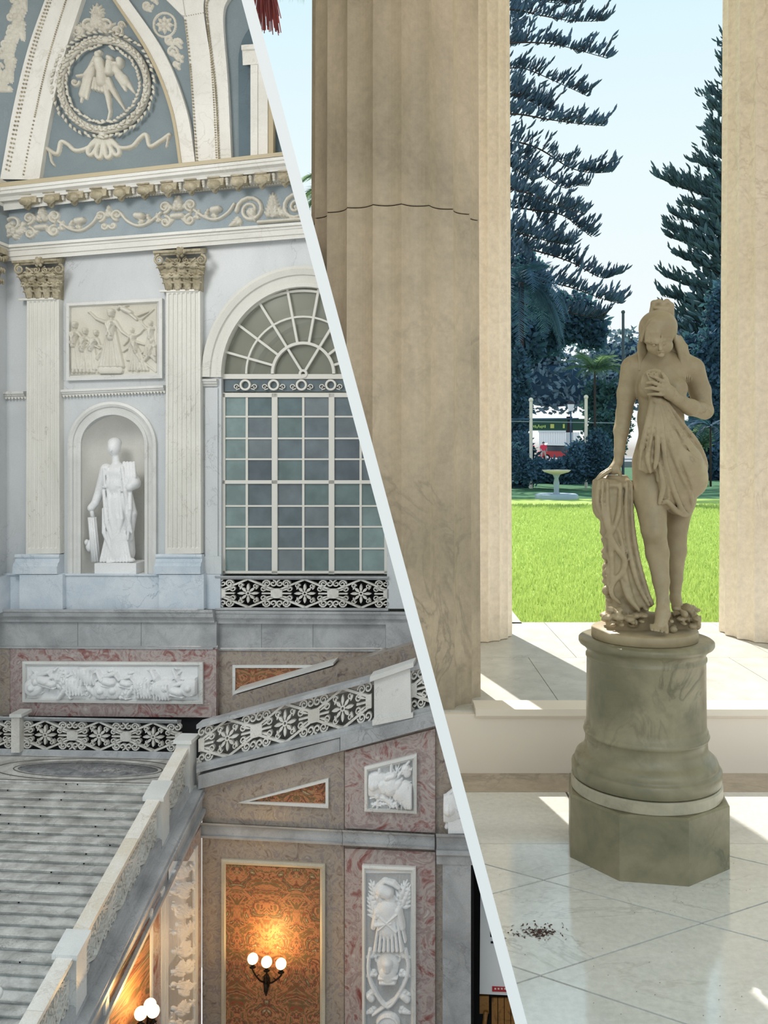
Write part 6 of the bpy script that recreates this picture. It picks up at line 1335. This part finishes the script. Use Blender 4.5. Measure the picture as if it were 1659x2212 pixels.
# street furniture
def post(label, x, y0, y1, Y, w_, mat, name='gate_post', cat='post'):
    T = thing(name, label, cat, (RW(x, y1, Y)[0], Y, GZ)); c = RW(x, y0, Y); r = w_*Y/FPX/2
    q = MB(ID); q.tube([(c[0], Y, GZ), (c[0], Y, c[2])], r, 8, smooth=False); obj('shaft', q, mat, T)
    q = MB(ID); q.ball((c[0], Y, c[2]+r*.6), r*1.5, 8, 5); obj('cap', q, mat, T); return T
PW = plain('cream_paint', (.95, .82, .76), .6)
post('left cream gate post beyond the fountain', 1147, 866, 966, 34, 7, PW); post('right cream gate post nearer the statue', 1266, 860, 955, 34, 7, PW)
post('slim dark lamp mast rising left of the statue head', 1346, 676, 1030, 33, 6, plain('mast', (.05, .07, .10), .6), 'lamp_mast', 'mast')
T = thing('wire_fence', 'thin grey wire rail between the two gate posts', 'fence', RW(1200, 912, 34)); q = MB(ID); q.tube([RW(1095, 910, 34), RW(1330, 914, 34)], .02, 5); obj('rail', q, plain('wire', (.3, .36, .42), .5), T); q = MB(ID); q.tube([RW(1095, 906, 34), RW(1250, 905, 34)], .035, 5); obj('rail', q, FOL['dark'], T)
T = thing('white_picket_fence', 'white picket fence across the street behind the red car', 'fence', RW(1205, 985, 92)); WP = plain('white_paint', (.85, .86, .88), .6)
for i in range(23): q = MB(ID); a = RW(1165+i*3.8, 934, 92); b_ = RW(1165+i*3.8+2.9, 985, 92); q.box((a[0], 92, b_[2]), (b_[0], 92.05, a[2])); obj('picket', q, WP, T)
q = MB(ID); a = RW(1163, 930, 92); b_ = RW(1222, 934, 92); q.box((a[0], 91.9, b_[2]), (b_[0], 92.1, a[2])); obj('top_board', q, WP, T)
T = thing('shop_awning', 'dark green awning with pale lettering over the street behind the fence', 'awning', RW(1190, 925, 96)); a = RW(1130, 905, 96); b_ = RW(1262, 930, 96)
q = MB(ID); q.box((a[0], 95.8, b_[2]), (b_[0], 96, a[2])); obj('board', q, plain('awning_green', (.03, .10, .07), .7), T)
LG_ = plain('pale_green_letters', (.50, .70, .22), .6)
for i in range(8): q = MB(ID); a = RW(1152+i*3.5, 919+(i % 3), 95.7); q.box((a[0], 95.7, a[2]-.20), (a[0]+.11, 95.78, a[2]+.08*(i % 2))); obj('letter', q, LG_, T)
for x, w_ in ((1189, 8), (1216, 4)): q = MB(ID); a = RW(x, 916, 95.7); b_ = RW(x+w_, 925, 95.7); q.box((a[0], 95.7, b_[2]), (b_[0], 95.78, a[2])); obj('square_sign', q, plain('yellow_sign', (.7, .75, .2), .6), T)
T = thing('street_lantern', 'white street lantern with dark cap above the picket fence', 'lantern', RW(1233, 985, 88)); c = RW(1233, 880, 88)
q = MB(ID); q.lathe([(.0, -.35), (.22, -.35), (.34, .30), (0, .30)], c, 6, smooth=False); obj('glass', q, WP, T); q = MB(ID); q.lathe([(.38, .3), (.2, .6), (0, .7)], c, 6, smooth=False); obj('cap', q, plain('lantern_black', (.02, .02, .03), .5), T); q = MB(ID); q.tube([(c[0], 88, .6), (c[0], 88, c[2]-.35)], .07, 6); obj('pole', q, FOL['dark'], T)
# car
CR = thing('car', 'small red hatchback with a white roof parked on the far street', 'car', (RW(1200, 970, 80)[0], 80, .6)); c0x = RW(1200, 970, 80)[0]
red = plain('car_red', (.55, .04, .05), .25, .6); wht = plain('car_roof_white', (.9, .9, .92), .3); gls = plain('car_glass', (.04, .06, .08), .1, .8)
def car_sec(prof, x0, x1, m): A = [(c0x+x, 79.2, .6+z) for x, z in prof]; B = [(c0x+x, 80.9, .6+z) for x, z in prof]; m.prism(A, B)
q = MB(ID); car_sec([(-1.45, .25), (1.45, .25), (1.5, .6), (1.35, .78), (-1.35, .85), (-1.5, .6)], 0, 0, q); obj('body', q, red, CR)
q = MB(ID); car_sec([(-1.3, .84), (1.2, .78), (.7, 1.28), (-.95, 1.32)], 0, 0, q); obj('windows', q, gls, CR)
q = MB(ID); car_sec([(-1.05, 1.26), (.80, 1.22), (.55, 1.44), (-.8, 1.50)], 0, 0, q); obj('roof', q, wht, CR)
for x in (-.9, .95):
    q = MB(ID); q.tube([(c0x+x, 79.12, .6+.28), (c0x+x, 79.3, .6+.28)], .28, 14, smooth=False); w_ = obj('wheel', q, M['dark'], CR); q = MB(ID); q.tube([(c0x+x, 79.1, .6+.28), (c0x+x, 79.2, .6+.28)], .15, 10, smooth=False); obj('hub', q, wht, w_)
for x in (-1.42, 1.42): q = MB(ID); q.ball((c0x+x, 79.2, .6+.65), .09, 8, 5); obj('headlamp', q, wht, CR)
def walker(label, px, Y, H, st):
    x = RW(px, HY, Y)[0]; b_ = .6; T = thing('person', label, 'person', (x, Y, b_)); h = H/1.7
    f = Field((x-.5, Y-.4, b_-.05), (x+.5, Y+.4, b_+H+.08), .035)
    f.ell((x, Y, b_+1.57*h), (.085, .10, .12), .02); f.cap((x, Y, b_+1.45*h), (x, Y, b_+1.35*h), .05, .06, .02); f.ell((x, Y, b_+1.2*h), (.18, .11, .26), .03); f.ell((x, Y, b_+.95*h), (.15, .11, .14), .03)
    for s in (-1, 1):
        f.chain([(x+s*.08, Y, b_+.9*h), (x+s*(.10+st*.1), Y-.02, b_+.48*h), (x+s*(.12+st*.2), Y, b_+.07)], [.09, .065, .045], .02); f.cap((x+s*(.12+st*.2), Y, b_+.05), (x+s*(.12+st*.2), Y-.16, b_+.03), .045, .035, .01)
        f.chain([(x+s*.2, Y, b_+1.36*h), (x+s*.26, Y, b_+1.08*h), (x+s*.25, Y-.1, b_+.84*h)], [.055, .045, .035], .015)
    obj('body', f.mesh('body'), plain('street_clothes_%d' % px, (.45, .36, .34), .8), T, fix=False)
    f = Field((x-.5, Y-.4, b_+.7*h), (x+.5, Y+.4, b_+1.5*h), .035); f.ell((x, Y, b_+1.2*h), (.205, .135, .27), .03); f.ell((x, Y, b_+.98*h), (.17, .13, .12), .03)
    for s in (-1, 1): f.cap((x+s*.2, Y, b_+1.36*h), (x+s*.25, Y, b_+1.15*h), .075, .06, .02)
    obj('shirt', f.mesh('shirt'), plain('red_shirt_%d' % px, (.80, .05, .10), .7), T, fix=False)
    f = Field((x-.2, Y-.2, b_+1.4*h), (x+.2, Y+.2, b_+1.8*h), .03); f.ell((x, Y+.02, b_+1.61*h), (.10, .115, .11), .01); obj('hair', f.mesh('hair'), plain('hair_%d' % px, (.05, .03, .02), .8), T, fix=False)
walker('person in a red shirt standing beside the left gate post', 1148, 78, 1.55, .1); walker('person in a red shirt walking beside the red car', 1174, 77, 1.6, .6)
# fountain
FT = thing('garden_fountain', 'stone garden fountain with a shallow bowl over a round pool', 'fountain', (RW(1204, 1080, 27)[0], 27, GZ)); c = (RW(1202, 1080, 27)[0], 27, GZ)
stn = plain('fountain_stone', (.62, .55, .50), .8); stn2 = plain('pool_rim_stone', (.34, .42, .52), .7)
q = MB(ID); q.lathe([(0, .70), (.10, .70), (.36, .78), (.42, .84), (.40, .84), (.30, .80), (0, .76)], c, 24); obj('bowl', q, stn, FT)
q = MB(ID); q.lathe([(.18, 0), (.16, .1), (.07, .2), (.09, .45), (.06, .6), (.12, .72)], c, 12); obj('stem', q, stn2, FT)
q = MB(ID); q.lathe([(.62, 0), (.62, .12), (.56, .15), (.48, .12), (.48, 0)], c, 32); obj('pool_rim', q, stn2, FT)
q = MB(ID); q.lathe([(.48, .06), (0, .06)], c, 24); obj('water', q, plain('pool_water', (.02, .04, .05), .05, .8), FT)
# ------------------------------------------------------------------ build everything up to the partition, on its own side
e1 = Vector(((535-CX)/FPX, 1, (HY-0)/FPX)); e2 = Vector(((1126-CX)/FPX, 1, (HY-2212)/FPX)); PN = e1.cross(e2).normalized()
if PN.x < 0: PN = -PN
CO = Vector((0, 0, EYE))
def clip(side):
    sg = 1 if side == 'R' else -1
    for o in ALL[side]:
        me = o.data; n = len(me.vertices)
        if not n: continue
        a = np.empty(n*3, np.float32); me.vertices.foreach_get('co', a); a = a.reshape(-1, 3)
        mw = np.array(o.matrix_world) if False else np.eye(4)
        d = (a-np.array(CO)) @ np.array(PN)*sg
        if d.min() >= 0: continue
        if d.max() <= 0: DEAD.append(o); continue
        if me.users > 1: me = me.copy(); o.data = me
        bm = bmesh.new(); bm.from_mesh(me)
        r = bmesh.ops.bisect_plane(bm, geom=bm.verts[:]+bm.edges[:]+bm.faces[:], plane_co=CO, plane_no=PN*sg, clear_inner=True)
        bm.to_mesh(me); bm.free()
DEAD = []
clip('L'); clip('R')
for o in DEAD:
    if not o.children: bpy.data.objects.remove(o, do_unlink=True)
# added slab for the white band between two views; also keeps their light apart
y0, y1 = 2.4, 34.0; th = 26.5/FPX*y0/2
def on_plane(Y, z):     # x on the partition plane at depth Y, height z
    return -(PN.y*Y + PN.z*(z-EYE))/PN.x
mb = MB(ID); dx = th
zs = (-22.0, 40.0)
A = [(on_plane(y0, zs[0])-dx, y0, zs[0]), (on_plane(y0, zs[0])+dx, y0, zs[0]), (on_plane(y0, zs[1])+dx, y0, zs[1]), (on_plane(y0, zs[1])-dx, y0, zs[1])]
B = [(on_plane(y1, zs[0])-dx, y1, zs[0]), (on_plane(y1, zs[0])+dx, y1, zs[0]), (on_plane(y1, zs[1])+dx, y1, zs[1]), (on_plane(y1, zs[1])-dx, y1, zs[1])]
mb.prism(A, B); SIDE = 'X'; ALL['X'] = []
obj('added_partition', mb, M['partition'], None, kind='structure')
